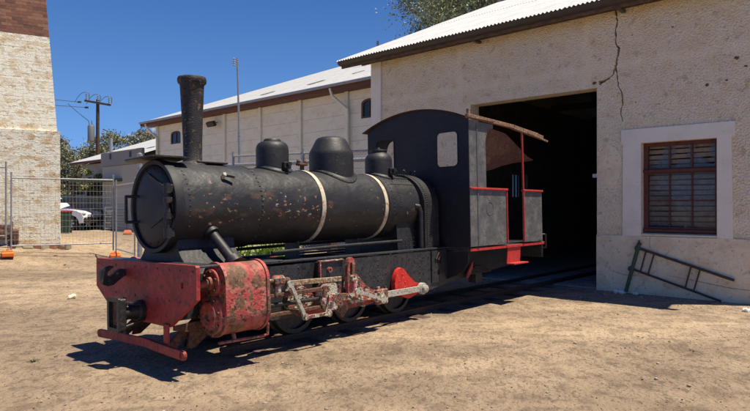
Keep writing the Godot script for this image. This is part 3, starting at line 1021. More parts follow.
func shed_window(b: Node3D) -> void:
	var x := 0.14
	var w := new_st()
	var outer := poly([Vector2(-3.157, 0.985), Vector2(-2.083, 0.985), Vector2(-2.083, 2.427), Vector2(-3.157, 2.427)])
	var hole_top := poly([Vector2(-3.09, 2.02), Vector2(-2.13, 2.02), Vector2(-2.13, 2.375), Vector2(-3.09, 2.375)])
	var hole_low := poly([Vector2(-3.09, 1.08), Vector2(-2.13, 1.08), Vector2(-2.13, 1.93), Vector2(-3.09, 1.93)])
	plate(w, outer, 0.07, Transform3D(across(), Vector3(x, 0, 0)), [hole_top, hole_low])
	var win := put("window", w, M.window_red, b)
	win.set_meta("label", "red brown timber window with broken top panes")
	var st := new_st()
	box(st, Vector3(x - 0.05, 1.975, -2.62), Vector3(0.05, 0.05, 1.07), 0.006)
	put("transom", st, M.window_red, win)
	st = new_st()
	box(st, Vector3(x - 0.05, 1.025, -2.62), Vector3(0.06, 0.045, 1.07), 0.006)
	put("bottom_rail", st, M.window_red, win)
	for z in [-2.77, -2.45]:
		for q in [[1.08, 1.93, 0.022], [2.02, 2.375, 0.030]]:
			st = new_st()
			box(st, Vector3(x - 0.01, (q[0] + q[1]) * 0.5, z), Vector3(0.035, q[1] - q[0] - 0.002, q[2]), 0.004)
			put("glazing_bar", st, M.window_red, win)
	st = new_st()
	box(st, Vector3(x - 0.008, 1.50, -2.61), Vector3(0.030, 0.020, 0.955), 0.004)
	put("glazing_bar", st, M.window_red, win)
	# sill of plaster below the frame
	st = new_st()
	bar(st, Vector3(-0.012, 0.952, -2.62), Vector3(0.19, 0.985, -2.62), 1.078, 0.03, Vector3.UP, 0.003)
	put("window_sill", st, M.plinth, b)
	# whole panes below, each its own sheet
	var cols := [[-3.09, -2.781], [-2.759, -2.461], [-2.439, -2.13]]
	for c in cols:
		for r in [[1.08, 1.49], [1.51, 1.93]]:
			st = new_st()
			box(st, Vector3(x + 0.012, (r[0] + r[1]) * 0.5, (c[0] + c[1]) * 0.5), Vector3(0.004, r[1] - r[0], c[1] - c[0]), 0.0005)
			put("pane", st, M.glass, win)
	# broken top panes: ragged pieces left in the rebates
	var shards := [
		[[Vector2(-3.09, 2.02), Vector2(-2.785, 2.02), Vector2(-2.785, 2.375), Vector2(-2.86, 2.375), Vector2(-2.85, 2.30), Vector2(-2.89, 2.22), Vector2(-2.97, 2.17), Vector2(-2.96, 2.08), Vector2(-3.02, 2.05), Vector2(-3.07, 2.09), Vector2(-3.085, 2.14), Vector2(-3.09, 2.1)]],
		[[Vector2(-2.755, 2.375), Vector2(-2.755, 2.10), Vector2(-2.74, 2.18), Vector2(-2.69, 2.24), Vector2(-2.68, 2.30), Vector2(-2.71, 2.375)], [Vector2(-2.70, 2.02), Vector2(-2.465, 2.02), Vector2(-2.465, 2.375), Vector2(-2.52, 2.36), Vector2(-2.49, 2.28), Vector2(-2.53, 2.23), Vector2(-2.48, 2.15), Vector2(-2.53, 2.10), Vector2(-2.60, 2.13), Vector2(-2.66, 2.09)]],
		[[Vector2(-2.435, 2.02), Vector2(-2.13, 2.02), Vector2(-2.13, 2.08), Vector2(-2.19, 2.05), Vector2(-2.26, 2.09), Vector2(-2.31, 2.18), Vector2(-2.38, 2.20), Vector2(-2.42, 2.18), Vector2(-2.435, 2.22)], [Vector2(-2.13, 2.12), Vector2(-2.13, 2.375), Vector2(-2.17, 2.375), Vector2(-2.22, 2.28), Vector2(-2.20, 2.18)], [Vector2(-2.435, 2.25), Vector2(-2.40, 2.28), Vector2(-2.41, 2.35), Vector2(-2.36, 2.375), Vector2(-2.435, 2.375)]]]
	for col in shards:
		for s in col:
			st = new_st()
			plate(st, poly(s), 0.004, Transform3D(across(), Vector3(x + 0.012, 0, 0)))
			put("broken_pane", st, M.glass, win)
	# boards nailed across behind the glass
	for k in 17:
		st = new_st()
		box(st, Vector3(x + 0.10 + 0.004 * sin(k * 2.1), 1.045 + k * 0.083, -2.62), Vector3(0.02, 0.066, 1.06), 0.004, Basis(Vector3(0, 0, 1), 0.16) * Basis(Vector3.RIGHT, 0.012 * sin(k * 1.7)))
		put("slat", st, M.slat, win)
	# things left on the inner ledge
	st = new_st()
	box(st, Vector3(x + 0.06, 1.03, -2.62), Vector3(0.09, 0.03, 1.06), 0.004)
	put("inner_ledge", st, M.window_red, win)
	var jar := thing("glass_jar", "small jar standing on the ledge behind the lower window panes", "jar", site_xf(9.95 + x + 0.055, 2.56, 1.045))
	st = new_st()
	lathe(st, [Vector2(0, 0), Vector2(0.022, 0), Vector2(0.024, 0.01), Vector2(0.024, 0.06), Vector2(0.018, 0.07), Vector2(0.018, 0.08), Vector2(0, 0.08)], 16)
	put("jar_body", st, M.galv, jar)
	var paper := thing("paper_scrap", "pale scrap of paper lying on the ledge behind the right lower pane", "paper", site_xf(9.95 + x + 0.055, 2.28, 1.046))
	st = new_st()
	box(st, Vector3(0, 0.008, 0), Vector3(0.05, 0.016, 0.17), 0.002)
	put("sheet", st, M.surround, paper)

# ---------------------------------------------------------------- long pale shed behind
func build_goods_shed() -> void:
	var b := thing("goods_shed", "long cream shed with white corrugated roof behind the locomotive", "shed", site_xf(14.6, 0))
	var edges := [-27.6, -24.3, -21.8, -19.3, -16.85, -14.4, -9.3]
	var st := new_st()
	box(st, Vector3(0.22, 2.8, -18.45), Vector3(0.20, 5.6, 18.3), 0.005)
	put("wall_core", st, M.cream_wall, b)
	for k in edges.size() - 1:
		var z0: float = edges[k] + 0.09
		var z1: float = edges[k + 1] - 0.09
		for r in 11:
			var y0 := 0.35 + r * 0.475
			var holes: Array = []
			if k == 0:
				holes = [arch_window(-25.92, 4.42, 0.92, 0.62)]
			if k == edges.size() - 2:
				holes = [arch_window(-13.4, 4.40, 0.70, 0.66)]
			st = new_st()
			var band := poly([Vector2(z0, y0), Vector2(z1, y0), Vector2(z1, y0 + 0.468), Vector2(z0, y0 + 0.468)])
			var cut := false
			for h in holes:
				for p in h:
					if p.y > y0 and p.y < y0 + 0.47:
						cut = true
			plate(st, band, 0.10, Transform3D(across(), Vector3(0.062 + 0.003 * sin(k * 3.3 + r * 1.9), 0, 0)), holes if cut else [])
			put("wall_panel", st, M.cream_wall, b)
	for k in edges.size():
		st = new_st()
		box(st, Vector3(0.03, 2.8, edges[k]), Vector3(0.20, 5.5, 0.17), 0.01)
		put("pilaster", st, M.cream_wall, b)
	for q in [[-25.92, 4.42, 0.92, 0.62], [-13.4, 4.40, 0.70, 0.66]]:
		st = new_st()
		plate(st, arch_window(q[0], q[1], q[2], q[3]), 0.05, Transform3D(across(), Vector3(0.055, 0, 0)), [arch_window(q[0], q[1] + 0.06, q[2] - 0.15, q[3] - 0.13)], true)
		var w := put("window", st, M.fascia_red, b)
		st = new_st()
		plate(st, arch_window(q[0], q[1] + 0.06, q[2] - 0.15, q[3] - 0.13), 0.01, Transform3D(across(), Vector3(0.07, 0, 0)), [], true)
		put("pane", st, M.dark_glass, w)
		st = new_st()
		box(st, Vector3(0.05, q[1] + q[3] * 0.5, q[0]), Vector3(0.03, q[3] - 0.14, 0.035), 0.004)
		put("glazing_bar", st, M.fascia_red, w)
	st = new_st()
	var g := poly([Vector2(0.3, 0), Vector2(28.5, 0), Vector2(28.5, 5.5), Vector2(14.3, 10.9), Vector2(0.3, 5.5)])
	plate(st, g, 0.25, Transform3D(Basis.IDENTITY, Vector3(0, 0, -27.55)))
	put("gable_wall", st, M.cream_wall, b)
	# eaves
	st = new_st()
	box(st, Vector3(-0.46, 5.48, -18.7), Vector3(0.04, 0.17, 19.3), 0.006)
	put("fascia_board", st, M.fascia_red, b)
	st = new_st()
	box(st, Vector3(-0.20, 5.41, -18.7), Vector3(0.50, 0.03, 19.2), 0.004)
	put("soffit", st, M.fascia_red, b)
	st = new_st()
	box(st, Vector3(-0.54, 5.57, -18.7), Vector3(0.11, 0.10, 19.4), 0.02)
	put("gutter", st, M.galv, b)
	st = new_st()
	pipe(st, [Vector3(-0.50, 5.5, -14.75), Vector3(-0.40, 5.25, -14.75), Vector3(-0.12, 4.75, -14.25), Vector3(-0.12, 0.4, -14.25)], 0.05)
	put("downpipe", st, M.cream_wall, b)
	st = new_st()
	pipe(st, [Vector3(-0.50, 5.5, -27.9), Vector3(-0.40, 5.3, -27.9), Vector3(-0.10, 4.8, -27.5), Vector3(-0.10, 0.4, -27.5)], 0.05)
	put("downpipe", st, M.cream_wall, b)
	# roof sheets
	var slope := atan(5.4 / 14.3)
	var sl := 14.8 / cos(slope)
	var sheet := corrugated(0.815, sl, 10, 4, 0.010)
	sheet.surface_set_material(0, M.white_roof)
	var bs := Basis(Vector3(0, 0, 1), Vector3(-sin(slope), cos(slope), 0), Vector3(-cos(slope), -sin(slope), 0))
	var ridge := Vector3(14.3, 5.60 + 14.8 * tan(slope), 0)
	for k in 24:
		put_mesh("roof_sheet", sheet, b, Transform3D(bs, ridge + Vector3(0, 0.006 * (k % 3), -28.45 + k * 0.812)))
	st = new_st()
	bar(st, Vector3(29.0, 5.58, -18.7), Vector3(14.3, ridge.y - 0.02, -18.7), 19.5, 0.04)
	put("rear_roof", st, M.white_roof, b)
	st = new_st()
	bar(st, Vector3(-0.5, 5.50, -28.42), Vector3(14.3, ridge.y - 0.10, -28.42), 0.04, 0.16)
	put("barge_board", st, M.fascia_red, b)
	# rusted strips where sheets were patched
	for q in [[1.6, -18.2, 0.9], [2.6, -16.6, 0.6], [3.2, -15.0, 1.0], [5.0, -13.4, 1.6], [3.9, -12.6, 2.2], [6.2, -12.0, 2.6], [1.2, -20.8, 0.7]]:
		st = new_st()
		var a := Vector3(q[0], 5.60 + (q[0] + 0.5) * tan(slope) + 0.035, q[1])
		bar(st, a, a - bs.z * q[2], 0.22, 0.02, bs.y)
		put("roof_patch", st, M.old_roof, b)
	var vent := new_st()
	tube(vent, Vector3(9.0, 5.60 + 9.5 * tan(slope) - 0.1, -21.0), Vector3(9.0, 5.60 + 9.5 * tan(slope) + 1.1, -21.0), 0.06)
	put("vent_pipe", vent, M.galv, b)
	# flood lamp on the wall (not lit)
	var fl := thing("flood_light", "small black flood light fixed to the long cream wall", "flood light", site_xf(14.6, 22.4, 5.0))
	st = new_st()
	box(st, Vector3(-0.30, 0.0, 0), Vector3(0.16, 0.22, 0.55), 0.02, Basis(Vector3(0, 0, 1), 0.5))
	put("lamp_housing", st, M.dark_iron, fl)
	st = new_st()
	bar(st, Vector3(0.0, 0.1, 0), Vector3(-0.26, 0.06, 0), 0.05, 0.04)
	put("bracket", st, M.dark_iron, fl)

func arch_window(c: float, y: float, w: float, h: float) -> PackedVector2Array:
	var p := poly([Vector2(c - w * 0.5, y), Vector2(c + w * 0.5, y), Vector2(c + w * 0.5, y + h * 0.78)])
	for k in range(1, 8):
		var a := PI * k / 8
		p.append(Vector2(c + cos(a) * w * 0.5, y + h * 0.78 + sin(a) * h * 0.22))
	p.append(Vector2(c - w * 0.5, y + h * 0.78))
	return p

# ---------------------------------------------------------------- brick tower
func build_tower() -> void:
	var turn := 0.5131
	var b := thing("brick_tower", "tapering brick tower, painted cream below and bare red at the top", "tower", Transform3D(Basis(Vector3.UP, turn), Vector3(-8.25, 0.45, -15.5)))
	var tap := 0.074
	var wide := 3.0
	var split := 5.42
	var ledge := 2.92
	var inset := func(y: float) -> float: return 0.008 * maxf(y, 0.0) if y < ledge else 0.085 + (y - ledge) * tap
	for q in [[-0.6, ledge, M.cream_mortar, "lower_core"], [ledge + 0.001, split, M.cream_mortar, "painted_core"], [split, 11.0, M.mortar, "bare_core"]]:
		var st := new_st()
		var y0: float = q[0]
		var y1: float = q[1]
		var i0: float = inset.call(y0) + 0.005
		var i1: float = inset.call(y1 - 0.0005) + 0.005
		var lo := [Vector3(-wide + i0, y0, -i0), Vector3(-i0, y0, -i0), Vector3(-i0, y0, -wide + i0), Vector3(-wide + i0, y0, -wide + i0)]
		var hi := [Vector3(-wide + i1, y1, -i1), Vector3(-i1, y1, -i1), Vector3(-i1, y1, -wide + i1), Vector3(-wide + i1, y1, -wide + i1)]
		var ns := [Vector3(0, tap, 1), Vector3(1, tap, 0), Vector3(0, tap, -1), Vector3(-1, tap, 0)]
		for k in 4:
			quad(st, lo[k], lo[(k + 1) % 4], hi[(k + 1) % 4], hi[k], ns[k].normalized())
		quad(st, hi[0], hi[1], hi[2], hi[3], Vector3.UP)
		put(q[3], st, q[2], b)
	# bricks of the visible face, one by one; the rest of the courses joined
	var meshes := {}
	for m in [["cream", M.cream_brick], ["a", M.brick_a], ["b", M.brick_b], ["c", M.brick_c]]:
		for len_ in [0.231, 0.112]:
			var st := new_st()
			box(st, Vector3.ZERO, Vector3(len_, 0.081, 0.06), 0.002)
			var me := st.commit()
			me.surface_set_material(0, m[1])
			meshes[m[0] + str(len_)] = me
	var rest := {"cream": new_st(), "a": new_st(), "b": new_st(), "c": new_st()}
	var done := 0
	for r in 92:
		var y := 0.045 + r * 0.0862
		var face_in: float = inset.call(y)
		var tilt := Basis(Vector3.RIGHT, -atan(tap if y > ledge else 0.008))
		var x := -face_in
		var k := 0
		while x > -wide + face_in:
			var len_ := 0.112 if (r % 2 == 1 and k == 0) else 0.231
			var cx := x - len_ * 0.5
			var sort := "cream"
			if y > split + 0.02:
				var v := rng.randf()
				sort = "a" if v < 0.45 else ("b" if v < 0.8 else "c")
			else:
				var v := rng.randf()
				if v < 0.005 or (y < 0.3 and v < 0.08):
					sort = "a" if v < 0.003 else "b"
			var pos := Vector3(cx, y, -face_in - 0.0315 + rng.randf_range(-0.0015, 0.002))
			var rot := tilt * Basis(Vector3.UP, rng.randf_range(-0.012, 0.012))
			if x > -1.50 and y < 6.5 and done < 300 and r % 4 != 1:
				put_mesh("brick", meshes[sort + str(len_)], b, Transform3D(rot, pos))
				done += 1
			else:
				box(rest[sort], pos, Vector3(len_, 0.081, 0.06), 0.002, rot)
			x -= len_ + 0.005
			k += 1
		# right-hand face, turned away from the yard
		var z := -face_in - 0.12
		while z > -wide + face_in:
			box(rest["cream" if y < split + 0.02 else "a"], Vector3(-face_in - 0.029, y, z - 0.114), Vector3(0.06, 0.077, 0.228), 0.005)
			z -= 0.237
	for sort in rest:
		var o := put("brick_courses", rest[sort], {"cream": M.cream_brick, "a": M.brick_a, "b": M.brick_b, "c": M.brick_c}[sort], b, "stuff")
		o.set_meta("label", "remaining brick courses")
	# spreading foot of rubble masonry
	for k in 26:
		var st := new_st()
		var q := rng.randf()
		box(st, Vector3(-0.1 - q * 2.0 + 0.25, -0.02 + rng.randf() * 0.05 - 0.10, 0.10 + rng.randf() * 0.22), Vector3(0.16 + rng.randf() * 0.2, 0.10 + rng.randf() * 0.12, 0.2), 0.03, Basis.from_euler(Vector3(rng.randf_range(-0.2, 0.2), rng.randf() * 3.0, rng.randf_range(-0.2, 0.2))))
		put("foot_stone", st, M.khaki if rng.randf() < 0.7 else M.brick_b, b)

# ---------------------------------------------------------------- far house and trees
func build_house() -> void:
	var b := thing("cottage", "low cottage with white iron roof and grey parapet far behind the fence", "house", site_xf(14.9, 0))
	var st := new_st()
	plate(st, poly([Vector2(-37.4, 0.0), Vector2(-29.6, 0.0), Vector2(-29.6, 3.95), Vector2(-37.4, 3.95)]), 0.25, Transform3D(across(), Vector3(0.12, 0, 0)), [poly([Vector2(-36.6, 1.3), Vector2(-35.4, 1.3), Vector2(-35.4, 3.2), Vector2(-36.6, 3.2)])])
	put("wall", st, M.house_wall, b)
	st = new_st()
	box(st, Vector3(0.10, 2.25, -36.0), Vector3(0.05, 1.9, 1.2), 0.01)
	var w := put("window", st, M.dark_glass, b)
	st = new_st()
	box(st, Vector3(0.05, 2.25, -36.0), Vector3(0.05, 1.9, 0.06), 0.01)
	put("glazing_bar", st, M.surround, w)
	var slope := atan(0.354)
	var sl := 7.0 / cos(slope)
	var sheet := corrugated(0.815, sl, 5, 4, 0.012)
	sheet.surface_set_material(0, M.white_roof)
	var bs := Basis(Vector3(0, 0, 1), Vector3(-sin(slope), cos(slope), 0), Vector3(-cos(slope), -sin(slope), 0))
	for k in 11:
		put_mesh("roof_sheet", sheet, b, Transform3D(bs, Vector3(6.46, 4.08 + 7.0 * 0.354, -38.0 + k * 0.812)))
	st = new_st()
	bar(st, Vector3(13.0, 4.1, -33.5), Vector3(6.46, 6.54, -33.5), 9.0, 0.04)
	put("rear_roof", st, M.white_roof, b)
	for z in [-37.3, -29.6]:
		st = new_st()
		plate(st, poly([Vector2(0.25, 0), Vector2(12.7, 0), Vector2(12.7, 4.0), Vector2(6.46, 6.35), Vector2(0.25, 4.0)]), 0.2, Transform3D(Basis.IDENTITY, Vector3(0, 0, z)))
		put("gable_wall", st, M.house_wall, b)
	st = new_st()
	box(st, Vector3(-0.50, 4.02, -33.9), Vector3(0.08, 0.14, 8.2), 0.01)
	put("gutter", st, M.fascia_red, b)
	st = new_st()
	tube(st, Vector3(1.2, 4.3, -36.2), Vector3(1.2, 5.6, -36.2), 0.10)
	put("flue_pipe", st, M.galv, b)
	# grey parapet in front of the roof
	st = new_st()
	box(st, Vector3(-0.75, 3.98, -30.55), Vector3(0.16, 0.75, 4.7), 0.02)
	put("parapet", st, M.grey_wall, b)
	st = new_st()
	box(st, Vector3(-0.70, 1.8, -30.55), Vector3(0.14, 3.60, 4.6), 0.02)
	put("front_room_wall", st, M.house_wall, b)
	for z in [-31.7, -29.4]:
		st = new_st()
		box(st, Vector3(-0.84, 4.1, z), Vector3(0.03, 0.30, 0.22), 0.01)
		put("parapet_vent", st, M.dark_iron, b)
	# dish on the roof
	var dish := thing("satellite_dish", "round pale satellite dish on the cottage's white roof", "dish", site_xf(16.6, 31.0, 4.9))
	st = new_st()
	tube(st, Vector3.ZERO, Vector3(0, 0.8, 0), 0.04)
	put("mast", st, M.galv, dish)
	st = new_st()
	lathe(st, [Vector2(0, 0.0), Vector2(0.18, 0.03), Vector2(0.34, 0.10), Vector2(0.46, 0.20)], 24, Transform3D(Basis(Vector3(0, 0, 1), 1.0), Vector3(-0.05, 1.0, 0)))
	put("reflector", st, M.galv, dish)

# a gum tree: tapered trunk and limbs, crown of many small leaf faces gathered in clumps
func gum_tree(label: String, where: Vector3, height: float, spread: float, crown_low: float, clumps: int, per: int, leaf: float, seed_: int, tone := Color(0.075, 0.090, 0.045), group := "") -> Node3D:
	var r := RandomNumberGenerator.new()
	r.seed = seed_
	var t := thing("gum_tree", label, "tree", Transform3D(Basis.IDENTITY, where), group)
	var wood := new_st()
	var fork := Vector3(0.1 * spread, height * (crown_low + 0.06), 0.05 * spread)
	tube(wood, Vector3(0, -0.3, 0), fork, height * 0.024, height * 0.015, 9, false)
	var st := new_st()
	var c0 := height * (1.0 + crown_low) * 0.5
	var hh := height * (1.0 - crown_low) * 0.5
	for k in clumps:
		var dir := Vector3(r.randfn(), r.randfn(), r.randfn()).normalized()
		var rad := 0.45 + 0.55 * sqrt(r.randf())
		var cc := Vector3(dir.x * spread * rad, c0 + dir.y * hh * rad, dir.z * spread * rad)
		cc *= Vector3(1, 1, 1) * (0.92 + 0.16 * r.randf())
		if k % 3 == 0:
			var mid := fork.lerp(cc, 0.5) + Vector3(r.randf() - 0.5, -0.3, r.randf() - 0.5) * spread * 0.12
			tube(wood, fork, mid, height * 0.010, height * 0.006, 6, false)
			tube(wood, mid, cc, height * 0.006, height * 0.002, 6, false)
		var cr := spread * r.randf_range(0.16, 0.30)
		var tint := r.randf_range(0.72, 1.28)
		for i in per:
			var p := cc + Vector3(r.randfn(), r.randfn() * 0.75, r.randfn()) * cr * 0.46
			var x := Vector3(r.randfn(), r.randfn() * 0.7 - 0.5, r.randfn()).normalized()
			var y := x.cross(Vector3(r.randfn(), r.randfn(), r.randfn())).normalized()
			var s := leaf * r.randf_range(0.7, 1.3)
			var n := x.cross(y)
			var v := tint * r.randf_range(0.75, 1.25)
			st.set_color(Color(tone.r * v * r.randf_range(0.9, 1.15), tone.g * v, tone.b * v * r.randf_range(0.8, 1.2)))
			tri(st, p - x * s, p + y * s * 0.42, p - y * s * 0.42, n, n, n)
			tri(st, p + x * s, p + y * s * 0.42, p - y * s * 0.42, n, n, n)
	put("trunk", wood, M.bark, t)
	put("crown", st, M.leaf, t)
	return t

func build_far_trees() -> void:
	# the big tree behind the engine shed
	gum_tree("big grey green gum tree rising behind the shed roof", Vector3(6.3, 0.2, -31.0), 16.5, 5.0, 0.40, 200, 480, 0.075, 11, Color(0.26, 0.28, 0.14))
	var far := [[-33.5, -62.0, 8.2, 3.6, 21], [-30.0, -66.0, 8.6, 3.2, 22], [-27.3, -61.0, 8.6, 3.3, 23], [-23.8, -64.0, 9.6, 3.4, 24]]
	var words := ["dark gum tree left of the power pole, nearest the brick tower", "gum tree just left of the power pole beyond the cottage", "gum tree right of the power pole above the parapet", "tallest gum tree above the cottage's white roof"]
	for k in far.size():
		var f: Array = far[k]
		gum_tree(words[k], Vector3(f[0], ground_y(f[0], f[1]) - 0.1, f[1]), f[2], f[3], 0.12, 110, 260, 0.12, f[4], Color(0.20, 0.205, 0.125), "far gum trees")
	# shrubs between the cottage and the car
	var sh := [[-21.3, -37.0, 3.4, 1.5, 31, 0.05], [-19.4, -35.5, 2.8, 1.3, 32, 0.05], [-16.2, -34.0, 3.2, 0.9, 33, 0.12], [-14.6, -33.5, 2.4, 0.9, 34, 0.1], [-22.6, -36.0, 2.6, 1.6, 35, 0.0]]
	var sw := ["dark green shrub behind the khaki fence, next to the tower's edge", "yellow green shrub behind the middle of the khaki fence", "thin yellow flowering shrub in front of the cottage wall", "small shrub beside the green edged carport", "low dark shrub directly behind the car's bonnet"]
	for k in sh.size():
		var f: Array = sh[k]
		var o := gum_tree(sw[k], Vector3(f[0], ground_y(f[0], f[1]) - 0.1, f[1]), f[2], f[3], f[5], 50, 130, 0.08, f[4], Color(0.20, 0.21, 0.06) if k in [1, 2, 3] else Color(0.09, 0.11, 0.055), "shrubs by the cottage")
		o.name = numbered("shrub")
		o.set_meta("category", "shrub")

# ---------------------------------------------------------------- the locomotive
# local x = towards the cab, y = up, z = towards the camera side; origin on the ground below the front beam
const BY := 1.405   # height of the boiler's axis

func tri_uv(st: SurfaceTool, p: Array, n: Array, uv: Array) -> void:
	var o := [0, 1, 2]
	if (p[1] - p[0]).cross(p[2] - p[0]).dot(n[0] + n[1] + n[2]) > 0.0:
		o = [0, 2, 1]
	for k in o:
		st.set_normal(n[k])
		st.set_uv(uv[k])
		st.add_vertex(p[k])

func barrel(st: SurfaceTool, x0: float, x1: float, r: float) -> void:
	var segs := 72
	var cuts := 10
	for i in cuts:
		var xa := lerpf(x0, x1, float(i) / cuts)
		var xb := lerpf(x0, x1, float(i + 1) / cuts)
		for k in segs:
			var va := float(k) / segs
			var vb := float(k + 1) / segs
			var na := Vector3(0, cos(va * TAU), sin(va * TAU))
			var nb := Vector3(0, cos(vb * TAU), sin(vb * TAU))
			var c := Vector3(0, BY, 0)
			var A := c + Vector3(xa, 0, 0) + na * r
			var B := c + Vector3(xb, 0, 0) + na * r
			var C := c + Vector3(xb, 0, 0) + nb * r
			var D := c + Vector3(xa, 0, 0) + nb * r
			tri_uv(st, [A, B, C], [na, na, nb], [Vector2(xa / 4.0, va), Vector2(xb / 4.0, va), Vector2(xb / 4.0, vb)])
			tri_uv(st, [A, C, D], [na, nb, nb], [Vector2(xa / 4.0, va), Vector2(xb / 4.0, vb), Vector2(xa / 4.0, vb)])

func hoop(st: SurfaceTool, x: float, w: float, r: float, h: float, a0 := 0.0, a1 := TAU) -> void:
	var segs := 72
	for k in segs:
		var va := lerpf(a0, a1, float(k) / segs)
		var vb := lerpf(a0, a1, float(k + 1) / segs)
		var na := Vector3(0, cos(va), sin(va))
		var nb := Vector3(0, cos(vb), sin(vb))
		var c := Vector3(x, BY, 0)
		var e := Vector3(w * 0.5, 0, 0)
		quad4(st, c - e + na * (r + h), c + e + na * (r + h), c + e + nb * (r + h), c - e + nb * (r + h), na, na, nb, nb)
		for sg in [-1.0, 1.0]:
			var n := Vector3(sg, 0, 0)
			quad(st, c + e * sg + na * r, c + e * sg + na * (r + h), c + e * sg + nb * (r + h), c + e * sg + nb * r, n)

# flange that follows the boiler's curve round the foot of a dome
func saddle_flange(st: SurfaceTool, x: float, r: float, out: float, boiler_r: float) -> void:
	var segs := 48
	var prof := [Vector2(r * 0.99, 0.036), Vector2(r + 0.006, 0.024), Vector2(r + out * 0.35, 0.017), Vector2(r + out, 0.016), Vector2(r + out, -0.01)]
	for i in prof.size() - 1:
		var p: Vector2 = prof[i]
		var q: Vector2 = prof[i + 1]
		for k in segs:
			var pts: Array = []
			for e in [[p, k], [q, k], [q, k + 1], [p, k + 1]]:
				var a: float = TAU * e[1] / segs
				var z: float = e[0].x * sin(a)
				pts.append(Vector3(x + e[0].x * cos(a), BY + sqrt(maxf(0.0, boiler_r * boiler_r - z * z)) + e[0].y, z))
			var a0 := TAU * k / segs
			var a1 := TAU * (k + 1) / segs
			var e2 := (q - p).normalized()
			var m := Vector2(-e2.y, e2.x)
			var n0 := Vector3(m.x * cos(a0), m.y, m.x * sin(a0))
			var n1 := Vector3(m.x * cos(a1), m.y, m.x * sin(a1))
			quad4(st, pts[0], pts[1], pts[2], pts[3], n0, n0, n1, n1)

func build_locomotive() -> void:
	var base := site_xf(2.56, 5.1)
	base.basis = base.basis * Basis(Vector3.RIGHT, deg_to_rad(-1.3))
	var L := thing("steam_locomotive", "old black and red narrow gauge steam locomotive with flaking paint", "locomotive", base)
	loco_front(L)
	loco_boiler(L)
	loco_frames(L)
	for sg in [1.0, -1.0]:
		loco_cylinder(L, sg)
		loco_motion(L, sg)
	loco_cab(L)

